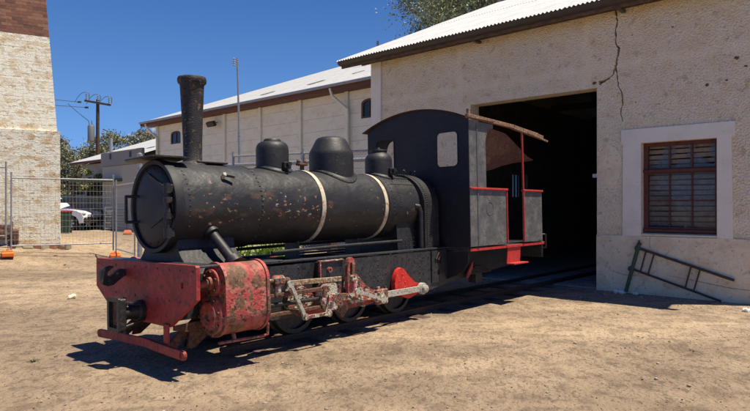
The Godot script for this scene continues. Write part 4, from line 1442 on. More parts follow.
func loco_front(L: Node3D) -> void:
	# front beam: red plate with its lower corners cut away
	var st := new_st()
	var o := poly([Vector2(-0.925, 0.635), Vector2(-0.925, 0.895), Vector2(-0.91, 0.91), Vector2(0.91, 0.91), Vector2(0.925, 0.895), Vector2(0.925, 0.635), Vector2(0.50, 0.375), Vector2(-0.50, 0.375)])
	plate(st, o, 0.035, Transform3D(across(), Vector3(0, 0, 0)), [rrect(Vector2(0.71, 0.74), 0.035, 0.05, 0.004, 2)])
	var beam := put("front_beam", st, M.red, L)
	beam.set_meta("label", "dull red front beam with cut corners")
	st = new_st()
	for z in [-0.86, -0.5, -0.1, 0.1, 0.3, 0.52, 0.68, 0.86]:
		for y in [0.86, 0.60]:
			if y < 0.7 and absf(z) > 0.7:
				continue
			rivet(st, Vector3(-0.0175, y, z + 0.01 * sin(z * 9.0)), Vector3(-1, 0, 0), 0.010)
	put("bolt_heads", st, M.rust, beam, "stuff")
	st = new_st()
	box(st, Vector3(0.12, 0.895, 0), Vector3(0.205, 0.018, 1.80), 0.004)
	put("top_shelf", st, M.frame_black, beam)
	for z in [-0.36, 0.36]:
		st = new_st()
		box(st, Vector3(0.25, 0.66, z), Vector3(0.46, 0.40, 0.025), 0.004)
		put("stay_plate", st, M.rust, beam)
	# bent rail guard bar below
	st = new_st()
	var pts := [Vector3(-0.055, 0.185, 0.78), Vector3(-0.055, 0.198, 0.40), Vector3(-0.06, 0.215, 0.16), Vector3(-0.05, 0.205, 0.0), Vector3(-0.055, 0.200, -0.35), Vector3(-0.055, 0.185, -0.76)]
	for k in pts.size() - 1:
		bar(st, pts[k], pts[k + 1], 0.028, 0.078, Vector3.UP, 0.005)
	for e in [pts[0], pts[pts.size() - 1]]:
		lathe(st, [Vector2(0, -0.014), Vector2(0.037, -0.014), Vector2(0.039, 0.0), Vector2(0.037, 0.014), Vector2(0, 0.014)], 20, Transform3D(turn_x(), e))
	var guard := put("guard_bar", st, M.red, L)
	for sg in [-1.0, 1.0]:
		st = new_st()
		box(st, Vector3(-0.028, 0.285, sg * 0.47), Vector3(0.020, 0.235, 0.075), 0.004)
		put("hanger", st, M.red, guard)
		st = new_st()
		bar(st, Vector3(-0.02, 0.17, sg * 0.45), Vector3(0.34, 0.44, sg * 0.45), 0.018, 0.09)
		put("brace", st, M.rust, guard)
		st = new_st()
		plate(st, poly([Vector2(0.02, 0.38), Vector2(0.40, 0.40), Vector2(0.40, 0.30), Vector2(0.22, 0.17), Vector2(0.14, 0.17), Vector2(0.17, 0.31), Vector2(0.02, 0.34)]), 0.02, Transform3D(Basis.IDENTITY, Vector3(0, 0, sg * 0.50)))
		put("bracket", st, M.rust, guard)
	# draw hook on the far half of the beam
	st = new_st()
	var raw := [[262, 168], [262, 196], [228, 205], [195, 226], [150, 256], [108, 262], [74, 248], [56, 212], [60, 165], [84, 138], [118, 128], [156, 134], [138, 150], [112, 166], [106, 188], [124, 200], [150, 184], [176, 164], [205, 154], [228, 158]]
	var hk := PackedVector2Array()
	for r in raw:
		hk.append(Vector2(-(252.0 - r[0]) * 0.00128, 0.800 + (180.0 - r[1]) * 0.00140))
	plate(st, hk, 0.045, Transform3D(Basis.IDENTITY, Vector3(-0.005, 0, -0.30)), [disc(Vector2(-0.094, 0.793), 0.012, 10)], true)
	put("draw_hook", st, M.dark_iron, L)
	# centre coupler: round shank and a boxed face with pockets
	st = new_st()
	lathe(st, [Vector2(0.095, -0.02), Vector2(0.095, -0.06), Vector2(0.075, -0.075), Vector2(0.060, -0.15), Vector2(0.068, -0.16), Vector2(0.068, -0.20), Vector2(0, -0.20)], 24, Transform3D(turn_x(), Vector3(0, 0.475, 0.02)))
	var cp := put("coupler_shank", st, M.dark_iron, L)
	st = new_st()
	plate(st, rrect(Vector2(0, 0.465), 0.20, 0.28, 0.02, 3), 0.05, Transform3D(across(), Vector3(-0.225, 0, 0)), [rrect(Vector2(0, 0.465), 0.135, 0.21, 0.01, 2)])
	plate(st, rrect(Vector2(0, 0.465), 0.225, 0.30, 0.02, 3), 0.018, Transform3D(across(), Vector3(-0.262, 0, 0)), [rrect(Vector2(0, 0.465), 0.15, 0.225, 0.01, 2)])
	put("coupler_face", st, M.dark_iron, cp)
	st = new_st()
	box(st, Vector3(-0.232, 0.465, 0), Vector3(0.02, 0.205, 0.13), 0.004)
	put("pocket_plate", st, M.rust, cp)
	for y in [0.36, 0.57]:
		st = new_st()
		bar(st, Vector3(-0.20, y, 0.09), Vector3(-0.03, y + (0.465 - y) * 0.4, 0.085), 0.025, 0.022)
		put("coupler_arm", st, M.dark_iron, cp)
	st = new_st()
	tube(st, Vector3(-0.19, 0.30, 0.06), Vector3(-0.19, 0.62, 0.06), 0.014)
	put("coupler_pin", st, M.dark_iron, cp)

func loco_boiler(L: Node3D) -> void:
	# smokebox
	var st := new_st()
	barrel(st, 0.16, 1.06, 0.418)
	var sb := put("smokebox", st, M.boiler, L)
	st = new_st()
	# front ring, open inside
	lathe(st, [Vector2(0.382, 0.10), Vector2(0.382, 0.015), Vector2(0.390, 0.0), Vector2(0.424, 0.0), Vector2(0.430, 0.012), Vector2(0.430, 0.085), Vector2(0.418, 0.092)], 72, Transform3D(turn_x(), Vector3(0.10, BY, 0)))
	put("front_ring", st, M.navy, sb)
	st = new_st()
	lathe(st, [Vector2(0.0, 0.10), Vector2(0.384, 0.10)], 48, Transform3D(turn_x(), Vector3(0.10, BY, 0)))
	put("front_plate", st, M.rust, sb)
	# door: dished disc with a straight hinge strap, hung slightly open
	var door := Node3D.new()
	door.name = "smokebox_door"
	sb.add_child(door)
	door.position = Vector3(0.118, BY, 0.385)
	door.rotation.y = deg_to_rad(-2.5)
	st = new_st()
	lathe(st, [Vector2(0.372, 0.0), Vector2(0.376, -0.012), Vector2(0.366, -0.024), Vector2(0.30, -0.040), Vector2(0.18, -0.055), Vector2(0.07, -0.062), Vector2(0, -0.063)], 64, Transform3D(turn_x(), Vector3(0.0, 0, -0.395)))
	lathe(st, [Vector2(0.372, 0.0), Vector2(0, 0.0)], 64, Transform3D(turn_x(), Vector3(0.0, 0, -0.395)))
	put("door_plate", st, M.navy, door)
	st = new_st()
	plate(st, poly([Vector2(-0.01, 0.06), Vector2(0.02, -0.06), Vector2(-0.34, -0.20), Vector2(-0.38, -0.17), Vector2(-0.38, -0.12)]), 0.014, Transform3D(across(), Vector3(-0.052, 0, -0.03)))
	put("hinge_strap", st, M.navy, door)
	st = new_st()
	plate(st, poly([Vector2(-0.02, 0.15), Vector2(0.01, 0.08), Vector2(-0.40, 0.28), Vector2(-0.40, 0.31)]), 0.014, Transform3D(across(), Vector3(-0.050, 0, -0.03)))
	put("hinge_strap", st, M.navy, door)
	st = new_st()
	for k in 14:
		var a := TAU * k / 14 + 0.1
		rivet(st, Vector3(-0.03, sin(a) * 0.345, -0.395 + cos(a) * 0.345), Vector3(-1, 0, 0), 0.012)
	put("rivets", st, M.black, door, "stuff")
	st = new_st()
	pipe(st, [Vector3(-0.04, 0.10, -0.66), Vector3(-0.15, 0.10, -0.68), Vector3(-0.15, -0.14, -0.68), Vector3(-0.04, -0.14, -0.66)], 0.014)
	put("handle", st, M.black, door)
	# hinge post with knuckles on the near side
	st = new_st()
	tube(st, Vector3(0.055, BY - 0.27, 0.355), Vector3(0.055, BY + 0.20, 0.355), 0.017, 0.017, 12)
	var hp := put("hinge_post", st, M.black, sb)
	for q in [[-0.24, 0.09], [-0.09, 0.055], [0.05, 0.05], [0.15, 0.085]]:
		st = new_st()
		tube(st, Vector3(0.055, BY + q[0] - q[1] * 0.5, 0.355), Vector3(0.055, BY + q[0] + q[1] * 0.5, 0.355), 0.034, 0.034, 14)
		box(st, Vector3(0.085, BY + q[0], 0.36), Vector3(0.05, q[1] * 0.8, 0.04), 0.005)
		put("hinge_knuckle", st, M.black, hp)
	# loose rusty sheet lying on top of the smokebox
	st = new_st()
	plate(st, poly([Vector2(-0.30, 0.02), Vector2(-0.22, -0.03), Vector2(0.24, 0.0), Vector2(0.26, 0.36), Vector2(-0.05, 0.40), Vector2(-0.32, 0.32)]), 0.014, Transform3D(Basis(Vector3(0, 0.03, 1).normalized(), Vector3(1, 0.0, 0), Vector3(0, 1, -0.03).normalized()), Vector3(-0.02, BY + 0.437, 0)))
	put("cover_sheet", st, M.dark_iron, sb)
	st = new_st()
	box(st, Vector3(0.66, BY + 0.425, 0.02), Vector3(0.34, 0.02, 0.24), 0.006)
	put("chimney_base_plate", st, M.black, sb)
	# small cock on the side
	st = new_st()
	tube(st, Vector3(0.64, BY + 0.27, 0.32), Vector3(0.64, BY + 0.30, 0.365), 0.022, 0.020, 12)
	var ck := put("drain_cock", st, M.pale_rod, sb)
	st = new_st()
	tube(st, Vector3(0.655, BY + 0.29, 0.36), Vector3(0.73, BY + 0.275, 0.385), 0.018, 0.014, 12)
	put("cock_handle", st, M.black, ck)
	# boiler barrel behind the smokebox
	st = new_st()
	barrel(st, 1.06, 3.84, 0.405)
	var bb := put("boiler_barrel", st, M.boiler, L)
	for x in [1.87, 2.92]:
		st = new_st()
		hoop(st, x, 0.056, 0.403, 0.012)
		put("boiler_band", st, M.band, bb)
	st = new_st()
	hoop(st, 2.995, 0.026, 0.404, 0.006)
	put("lap_strip", st, M.black, bb)
	st = new_st()
	for k in 52:
		var a := TAU * k / 52
		var n := Vector3(0, cos(a), sin(a))
		rivet(st, Vector3(1.035, BY, 0) + n * 0.418, n, 0.011)
		rivet(st, Vector3(0.24, BY, 0) + n * 0.418, n, 0.008)
		rivet(st, Vector3(3.07, BY, 0) + n * 0.405, n, 0.010)
	put("rivets", st, M.black, bb, "stuff")
	# clack valve and oddments on top between the domes
	st = new_st()
	tube(st, Vector3(1.93, BY + 0.39, -0.02), Vector3(1.93, BY + 0.47, -0.02), 0.026, 0.022, 12)
	box(st, Vector3(1.93, BY + 0.485, -0.02), Vector3(0.13, 0.03, 0.08), 0.008)
	ball(st, Vector3(1.89, BY + 0.52, -0.03), 0.026, 5, 10)
	ball(st, Vector3(1.97, BY + 0.51, 0.0), 0.022, 5, 10)
	tube(st, Vector3(1.97, BY + 0.5, -0.02), Vector3(2.0, BY + 0.57, -0.05), 0.012, 0.010, 8)
	put("safety_valve", st, M.rust, bb)
	# chimney
	st = new_st()
	lathe(st, [Vector2(0.15, 0.37), Vector2(0.145, 0.405), Vector2(0.125, 0.425), Vector2(0.098, 0.432), Vector2(0.089, 0.45), Vector2(0.090, 0.60), Vector2(0.101, 0.90), Vector2(0.114, 1.17), Vector2(0.119, 1.19), Vector2(0.132, 1.196), Vector2(0.137, 1.21), Vector2(0.137, 1.238), Vector2(0.131, 1.252), Vector2(0.112, 1.252), Vector2(0.108, 1.24), Vector2(0.085, 0.7), Vector2(0.075, 0.4)], 40, Transform3D(Basis.IDENTITY, Vector3(0.52, BY, 0)))
	var ch := put("chimney", st, M.chimney, L)
	st = new_st()
	for k in 9:
		rivet(st, Vector3(0.52, BY + 0.52 + k * 0.075, 0) + Vector3(-1, 0.04, 0.35).normalized() * (0.0905 + 0.0035 * k), Vector3(-1, 0, 0.35), 0.008)
	put("rivets", st, M.chimney, ch, "stuff")
	# domes
	st = new_st()
	lathe(st, [Vector2(0.178, 0.30), Vector2(0.178, 0.62), Vector2(0.172, 0.655), Vector2(0.155, 0.685), Vector2(0.128, 0.703), Vector2(0.098, 0.709), Vector2(0.095, 0.724), Vector2(0.085, 0.735), Vector2(0, 0.738)], 48, Transform3D(Basis.IDENTITY, Vector3(1.49, BY, 0)))
	saddle_flange(st, 1.49, 0.178, 0.035, 0.407)
	var sd := put("sand_dome", st, M.black, L)
	sd.set_meta("label", "front round-topped sand dome")
	st = new_st()
	box(st, Vector3(1.53, BY + 0.44, 0.19), Vector3(0.10, 0.07, 0.05), 0.006)
	tube(st, Vector3(1.53, BY + 0.45, 0.20), Vector3(1.53, BY + 0.45, 0.25), 0.025, 0.025, 12)
	put("sand_valve", st, M.black, sd)
	st = new_st()
	lathe(st, [Vector2(0.268, 0.25), Vector2(0.268, 0.61), Vector2(0.265, 0.635), Vector2(0.256, 0.66), Vector2(0.232, 0.705), Vector2(0.190, 0.785), Vector2(0.178, 0.805), Vector2(0.158, 0.822), Vector2(0.12, 0.834), Vector2(0, 0.842)], 56, Transform3D(Basis.IDENTITY, Vector3(2.38, BY, 0)))
	saddle_flange(st, 2.38, 0.268, 0.04, 0.407)
	var md := put("steam_dome", st, M.black, L)
	md.set_meta("label", "tall middle dome with sloping shoulders")
	st = new_st()
	for k in 30:
		var a := TAU * k / 30
		var z := 0.297 * sin(a)
		rivet(st, Vector3(2.38 + 0.297 * cos(a), BY + sqrt(0.407 * 0.407 - z * z) + 0.019, z), Vector3(0, 1, z * 0.5), 0.007)
	put("rivets", st, M.black, md, "stuff")
	st = new_st()
	lathe(st, [Vector2(0.180, 0.30), Vector2(0.180, 0.60), Vector2(0.172, 0.64), Vector2(0.150, 0.672), Vector2(0.120, 0.692), Vector2(0.112, 0.700), Vector2(0.112, 0.722), Vector2(0.118, 0.728), Vector2(0.114, 0.742), Vector2(0.03, 0.752), Vector2(0.022, 0.775), Vector2(0, 0.778)], 48, Transform3D(Basis.IDENTITY, Vector3(3.24, BY, 0)))
	saddle_flange(st, 3.24, 0.180, 0.035, 0.408)
	var rd := put("sand_dome", st, M.black, L)
	rd.set_meta("label", "rear small dome with a stepped lid")
	st = new_st()
	box(st, Vector3(3.28, BY + 0.46, 0.19), Vector3(0.10, 0.08, 0.05), 0.006)
	tube(st, Vector3(3.28, BY + 0.47, 0.20), Vector3(3.28, BY + 0.47, 0.25), 0.026, 0.026, 12)
	put("sand_valve", st, M.black, rd)
	# firebox wrapper with straight sides
	st = new_st()
	var pr := PackedVector2Array()
	for k in 25:
		var a := PI * k / 24
		pr.append(Vector2(cos(a) * 0.33, BY - 0.16 + sin(a) * 0.20))
	pr.append(Vector2(-0.36, 0.80))
	pr.append(Vector2(0.36, 0.80))
	plate(st, pr, 0.74, Transform3D(across(), Vector3(3.55, 0, 0)), [], false)
	var fb := put("firebox", st, M.black, L)
	st = new_st()
	var pr2 := PackedVector2Array()
	for k in 25:
		var a := PI * k / 24
		pr2.append(Vector2(cos(a) * 0.470, BY - 0.008 + sin(a) * 0.440))
	pr2.append(Vector2(-0.470, 0.85))
	pr2.append(Vector2(0.470, 0.85))
	plate(st, pr2, 0.31, Transform3D(across(), Vector3(3.755, 0, 0)), [], true)
	box(st, Vector3(3.96, BY - 0.14, 0), Vector3(0.10, 0.8, 0.7), 0.01)
	var seam := new_st()
	for q in [[0.46, 0.035], [0.80, 0.018]]:
		for k in 6:
			var a0: float = q[0] - q[1] + 2.0 * q[1] * k / 6.0
			var a1: float = q[0] - q[1] + 2.0 * q[1] * (k + 1) / 6.0
			var n0 := Vector3(0, cos(a0), sin(a0))
			var n1 := Vector3(0, cos(a1), sin(a1))
			quad4(seam, Vector3(3.12, BY, 0) + n0 * 0.411, Vector3(3.85, BY, 0) + n0 * 0.411, Vector3(3.85, BY, 0) + n1 * 0.411, Vector3(3.12, BY, 0) + n1 * 0.411, n0, n0, n1, n1)
	put("seam_strip", seam, M.black, fb)
	put("firebox_flange", st, M.black, fb)
	st = new_st()
	for k in 46:
		var a := PI * k / 45
		var n := Vector3(0, sin(a), cos(a))
		rivet(st, Vector3(3.66, BY - 0.008 + n.y * 0.440, n.z * 0.470), n, 0.013)
		if k % 2 == 0:
			rivet(st, Vector3(3.83, BY - 0.008 + n.y * 0.440, n.z * 0.470), n, 0.010)
		rivet(st, Vector3(3.20, BY + n.y * 0.405, n.z * 0.405), n, 0.009)
	for k in 22:
		var y := 0.83 + k * 0.027
		rivet(st, Vector3(3.66, y, 0.470), Vector3(0, 0, 1), 0.013)
		if k % 2 == 0:
			rivet(st, Vector3(3.83, y, 0.470), Vector3(0, 0, 1), 0.010)
	for k in 26:
		for a in [0.44, 0.485, 0.62]:
			if a > 0.6 and k % 2 == 0:
				continue
			var n := Vector3(0, cos(a), sin(a))
			rivet(st, Vector3(3.20 + k * 0.024, BY + n.y * 0.411, n.z * 0.411), n, 0.008)
	for k in 8:
		for j in 4:
			rivet(st, Vector3(3.27 + k * 0.075, 0.84 + j * 0.05, 0.36), Vector3(0, 0, 1), 0.008)
	put("rivets", st, M.black, fb, "stuff")
	# wash-out bend low on the wrapper side
	st = new_st()
	pipe(st, [Vector3(3.50, BY + 0.0, 0.385), Vector3(3.545, BY - 0.01, 0.415), Vector3(3.57, BY - 0.09, 0.425), Vector3(3.57, 0.86, 0.425)], 0.034, 14)
	put("side_pipe", st, M.black, fb)
	# fittings on top by the cab
	st = new_st()
	for q in [[3.55, 0.03, 0.025], [3.64, 0.10, 0.03], [3.74, 0.03, 0.022], [3.83, 0.14, 0.02], [3.90, 0.0, 0.03]]:
		tube(st, Vector3(q[0], BY + 0.39, q[1]), Vector3(q[0], BY + 0.45 + q[2], q[1]), 0.013, 0.011, 8)
		ball(st, Vector3(q[0], BY + 0.45 + q[2], q[1]), 0.020, 5, 8)
	put("fittings", st, M.dark_iron, fb)
	# saddle under the smokebox
	st = new_st()
	var sp := PackedVector2Array()
	sp.append(Vector2(-0.50, 0.80))
	for q in [[-0.46, 0.86], [-0.36, 0.94], [-0.30, 1.02], [-0.28, 1.12], [0.28, 1.12], [0.30, 1.02], [0.36, 0.94], [0.46, 0.86], [0.50, 0.80]]:
		sp.append(Vector2(q[0], q[1]))
	plate(st, sp, 0.60, Transform3D(across(), Vector3(0.48, 0, 0)))
	put("smokebox_saddle", st, M.black, L)
	# long pipe under the barrel
	for sg in [1.0, -1.0]:
		st = new_st()
		pipe(st, [Vector3(1.15, 0.935, sg * 0.40), Vector3(2.2, 0.955, sg * 0.40), Vector3(3.2, 0.965, sg * 0.40)], 0.018, 10)
		put("under_pipe", st, M.black, L)
	for x in [1.75, 2.72]:
		st = new_st()
		box(st, Vector3(x, 0.93, 0.0), Vector3(0.04, 0.22, 0.22), 0.005)
		put("boiler_stay", st, M.frame_black, L)

func loco_frames(L: Node3D) -> void:
	for sg in [1.0, -1.0]:
		var st := new_st()
		var o := poly([Vector2(0.02, 0.42), Vector2(0.02, 0.80), Vector2(4.01, 0.825), Vector2(4.01, 0.36), Vector2(3.55, 0.30), Vector2(1.05, 0.28), Vector2(0.85, 0.42)])
		plate(st, o, 0.025, Transform3D(Basis.IDENTITY, Vector3(0, 0, sg * 0.50)))
		var fr := put("frame_plate", st, M.frame_black, L)
		st = new_st()
		for q in [[2.62, 0.77], [2.62, 0.71], [2.62, 0.65], [2.62, 0.59], [2.62, 0.53], [2.55, 0.53], [2.69, 0.53], [2.76, 0.60], [2.48, 0.60], [3.42, 0.72], [3.42, 0.64], [3.42, 0.56], [3.42, 0.48], [3.5, 0.75], [3.6, 0.75], [3.7, 0.75], [1.2, 0.76], [1.4, 0.77], [2.1, 0.78]]:
			rivet(st, Vector3(q[0], q[1], sg * 0.5125), Vector3(0, 0, sg), 0.010)
		put("rivets", st, M.frame_black, fr, "stuff")
		st = new_st()
		box(st, Vector3(2.35, 0.842, sg * 0.47), Vector3(3.32, 0.022, 0.10), 0.004)
		put("frame_angle", st, M.frame_black, fr)
		# rear fixing plate with a torn opening
		st = new_st()
		plate(st, poly([Vector2(3.66, 0.40), Vector2(3.95, 0.40), Vector2(3.95, 0.81), Vector2(3.66, 0.81)]), 0.014, Transform3D(Basis.IDENTITY, Vector3(0, 0, sg * 0.521)), [poly([Vector2(3.72, 0.66), Vector2(3.86, 0.64), Vector2(3.87, 0.72), Vector2(3.79, 0.74), Vector2(3.72, 0.71)]), disc(Vector2(3.80, 0.53), 0.035, 9)])
		put("patch_plate", st, M.frame_black, fr)
		st = new_st()
		bar(st, Vector3(3.74, 0.70, sg * 0.54), Vector3(3.80, 0.79, sg * 0.545), 0.01, 0.018)
		bar(st, Vector3(3.79, 0.69, sg * 0.54), Vector3(3.83, 0.75, sg * 0.545), 0.01, 0.014)
		put("torn_strip", st, M.rust, fr)
		# shelf above the cylinder
		st = new_st()
		box(st, Vector3(0.88, 0.865, sg * 0.60), Vector3(0.34, 0.03, 0.20), 0.005)
		put("side_shelf", st, M.frame_black, fr)
	var st := new_st()
	box(st, Vector3(2.05, 0.60, 0.0), Vector3(0.10, 0.40, 0.97), 0.004)
	box(st, Vector3(1.05, 0.62, 0.0), Vector3(0.10, 0.36, 0.97), 0.004)
	box(st, Vector3(2.72, 0.64, 0.0), Vector3(0.08, 0.34, 0.97), 0.004)
	put("frame_stretcher", st, M.frame_black, L)
	# wheels between the frames
	for x in [1.46, 2.28, 3.10]:
		st = new_st()
		tube(st, Vector3(x, 0.37, -0.58), Vector3(x, 0.37, 0.58), 0.05, 0.05, 14)
		var ax := put("axle", st, M.dark_iron, L)
		for sg in [-1.0, 1.0]:
			st = new_st()
			lathe(st, [Vector2(0.245, -0.045), Vector2(0.318, -0.045), Vector2(0.318, -0.025), Vector2(0.296, -0.015), Vector2(0.290, 0.055), Vector2(0.245, 0.055)], 44, Transform3D(turn_z(), Vector3(x, 0.37, sg * 0.33)) if sg > 0 else Transform3D(Basis(Vector3(1, 0, 0), Vector3(0, 0, -1), Vector3(0, 1, 0)), Vector3(x, 0.37, -0.33)))
			var tyre := put("wheel", st, M.rust, ax)
			tyre.set_meta("label", "rusty driving wheel tyre")
			lathe(st, [Vector2(0, -0.015), Vector2(0.25, -0.015), Vector2(0.25, 0.015), Vector2(0, 0.015)], 36, Transform3D(turn_z(), Vector3(x, 0.37, sg * 0.335)))
			lathe(st, [Vector2(0, -0.04), Vector2(0.085, -0.04), Vector2(0.085, 0.05), Vector2(0, 0.05)], 20, Transform3D(turn_z(), Vector3(x, 0.37, sg * 0.335)))
			tyre.mesh = st.commit()
			tyre.mesh.surface_set_material(0, M.dark_iron)

func hull2(c0: Vector2, r0: float, c1: Vector2, r1: float, n := 14) -> PackedVector2Array:
	var pts := PackedVector2Array()
	for k in n * 2:
		var a := TAU * k / (n * 2)
		pts.append(c0 + Vector2(cos(a), sin(a)) * r0)
		pts.append(c1 + Vector2(cos(a), sin(a)) * r1)
	var h := Geometry2D.convex_hull(pts)
	h.remove_at(h.size() - 1)
	return h

func loco_cylinder(L: Node3D, sg: float) -> void:
	var zc := 0.705 * sg
	var st := new_st()
	# cylinder and steam chest as one rounded casting
	var cs := hull2(Vector2(zc, 0.475), 0.195, Vector2(zc + 0.02 * sg, 0.735), 0.165)
	plate(st, cs, 0.43, Transform3D(across(), Vector3(0.50, 0, 0)), [], true)
	var cy := put("cylinder", st, M.cylinder_red, L)
	cy.set_meta("label", "cylinder block with flaking bright red paint")
	for x in [0.285, 0.715]:
		st = new_st()
		plate(st, hull2(Vector2(zc, 0.475), 0.208, Vector2(zc + 0.02 * sg, 0.735), 0.178), 0.03, Transform3D(across(), Vector3(x, 0, 0)), [], true)
		put("flange", st, M.cylinder_red, cy)
	# lower cover
	st = new_st()
	lathe(st, [Vector2(0.172, 0.0), Vector2(0.172, -0.022), Vector2(0.164, -0.030), Vector2(0.125, -0.032), Vector2(0.112, -0.055), Vector2(0.090, -0.062), Vector2(0.055, -0.050), Vector2(0.048, -0.030), Vector2(0, -0.030)], 36, Transform3D(turn_x(), Vector3(0.272, 0.465, zc)))
	var cv := put("cylinder_cover", st, M.cylinder_red, cy)
	st = new_st()
	for k in 8:
		var a := TAU * k / 8 + 0.2
		hex_bolt(st, Vector3(0.242, 0.465 + sin(a) * 0.146, zc + cos(a) * 0.146), Vector3(-1, 0, 0), 0.013, 0.022)
	put("bolts", st, M.rust, cv, "stuff")
	# upper cover with the valve spindle
	st = new_st()
	lathe(st, [Vector2(0.118, 0.0), Vector2(0.118, -0.024), Vector2(0.108, -0.030), Vector2(0.060, -0.032), Vector2(0.052, -0.06), Vector2(0.034, -0.064), Vector2(0.034, -0.15), Vector2(0, -0.152)], 28, Transform3D(turn_x(), Vector3(0.272, 0.735, zc + 0.01 * sg)))
	var vc := put("valve_cover", st, M.cylinder_red, cy)
	st = new_st()
	for k in 6:
		var a := TAU * k / 6 + 0.4
		hex_bolt(st, Vector3(0.244, 0.735 + sin(a) * 0.094, zc + 0.01 * sg + cos(a) * 0.094), Vector3(-1, 0, 0), 0.012, 0.020)
	put("bolts", st, M.rust, vc, "stuff")
	# drain pipe below
	st = new_st()
	pipe(st, [Vector3(0.26, 0.235, zc + 0.10 * sg), Vector3(0.70, 0.228, zc + 0.12 * sg), Vector3(0.74, 0.24, zc + 0.14 * sg), Vector3(0.74, 0.34, zc + 0.15 * sg)], 0.013, 8)
	pipe(st, [Vector3(0.42, 0.232, zc + 0.10 * sg), Vector3(0.42, 0.29, zc + 0.08 * sg)], 0.018, 8)
	put("drain_pipe", st, M.cylinder_red, cy)
	# steam pipe from the smokebox with a collar at its top
	st = new_st()
	var a := Vector3(0.50, 1.165, 0.325 * sg)
	var b := Vector3(0.57, 0.885, 0.60 * sg)
	tube(st, a, b, 0.046, 0.050, 20)
	tube(st, b - (b - a).normalized() * 0.05, b + (b - a).normalized() * 0.02, 0.075, 0.085, 20)
	var sp := put("steam_pipe", st, M.black, L)
	st = new_st()
	tube(st, a - (b - a).normalized() * 0.05, a + (b - a).normalized() * 0.035, 0.074, 0.074, 24)
	put("pipe_collar", st, M.black, sp)

func fly_crank() -> PackedVector2Array:
	return poly([Vector2(-0.27, 0.02), Vector2(-0.275, 0.10), Vector2(-0.25, 0.19), Vector2(-0.205, 0.255), Vector2(-0.15, 0.28), Vector2(-0.10, 0.262), Vector2(0.0, 0.165), Vector2(0.11, 0.085), Vector2(0.20, 0.062), Vector2(0.245, 0.035), Vector2(0.258, 0.0), Vector2(0.245, -0.035), Vector2(0.20, -0.058), Vector2(0.08, -0.085), Vector2(0.0, -0.105), Vector2(-0.10, -0.085), Vector2(-0.20, -0.03)])

func rod_shape(a: Vector2, b: Vector2, ra: float, rb: float, w: float) -> PackedVector2Array:
	var d := (b - a).normalized()
	var n := Vector2(-d.y, d.x)
	var p := PackedVector2Array()
	var ang := atan2(d.y, d.x)
	for k in 13:
		var t := ang + PI * 0.5 + asin(minf(0.95, w / ra)) - PI * 0.5 + (TAU - 2.0 * asin(minf(0.95, w / ra))) * k / 12.0
		p.append(a + Vector2(cos(t), sin(t)) * ra)
	for k in 13:
		var t := ang + PI + asin(minf(0.95, w / rb)) + (TAU - 2.0 * asin(minf(0.95, w / rb))) * k / 12.0
		p.append(b + Vector2(cos(t), sin(t)) * rb)
	return p

func zp(st: SurfaceTool, pts: PackedVector2Array, z: float, thick: float, smooth := true, holes: Array = []) -> void:
	plate(st, pts, thick, Transform3D(Basis.IDENTITY, Vector3(0, 0, z)), holes, smooth)

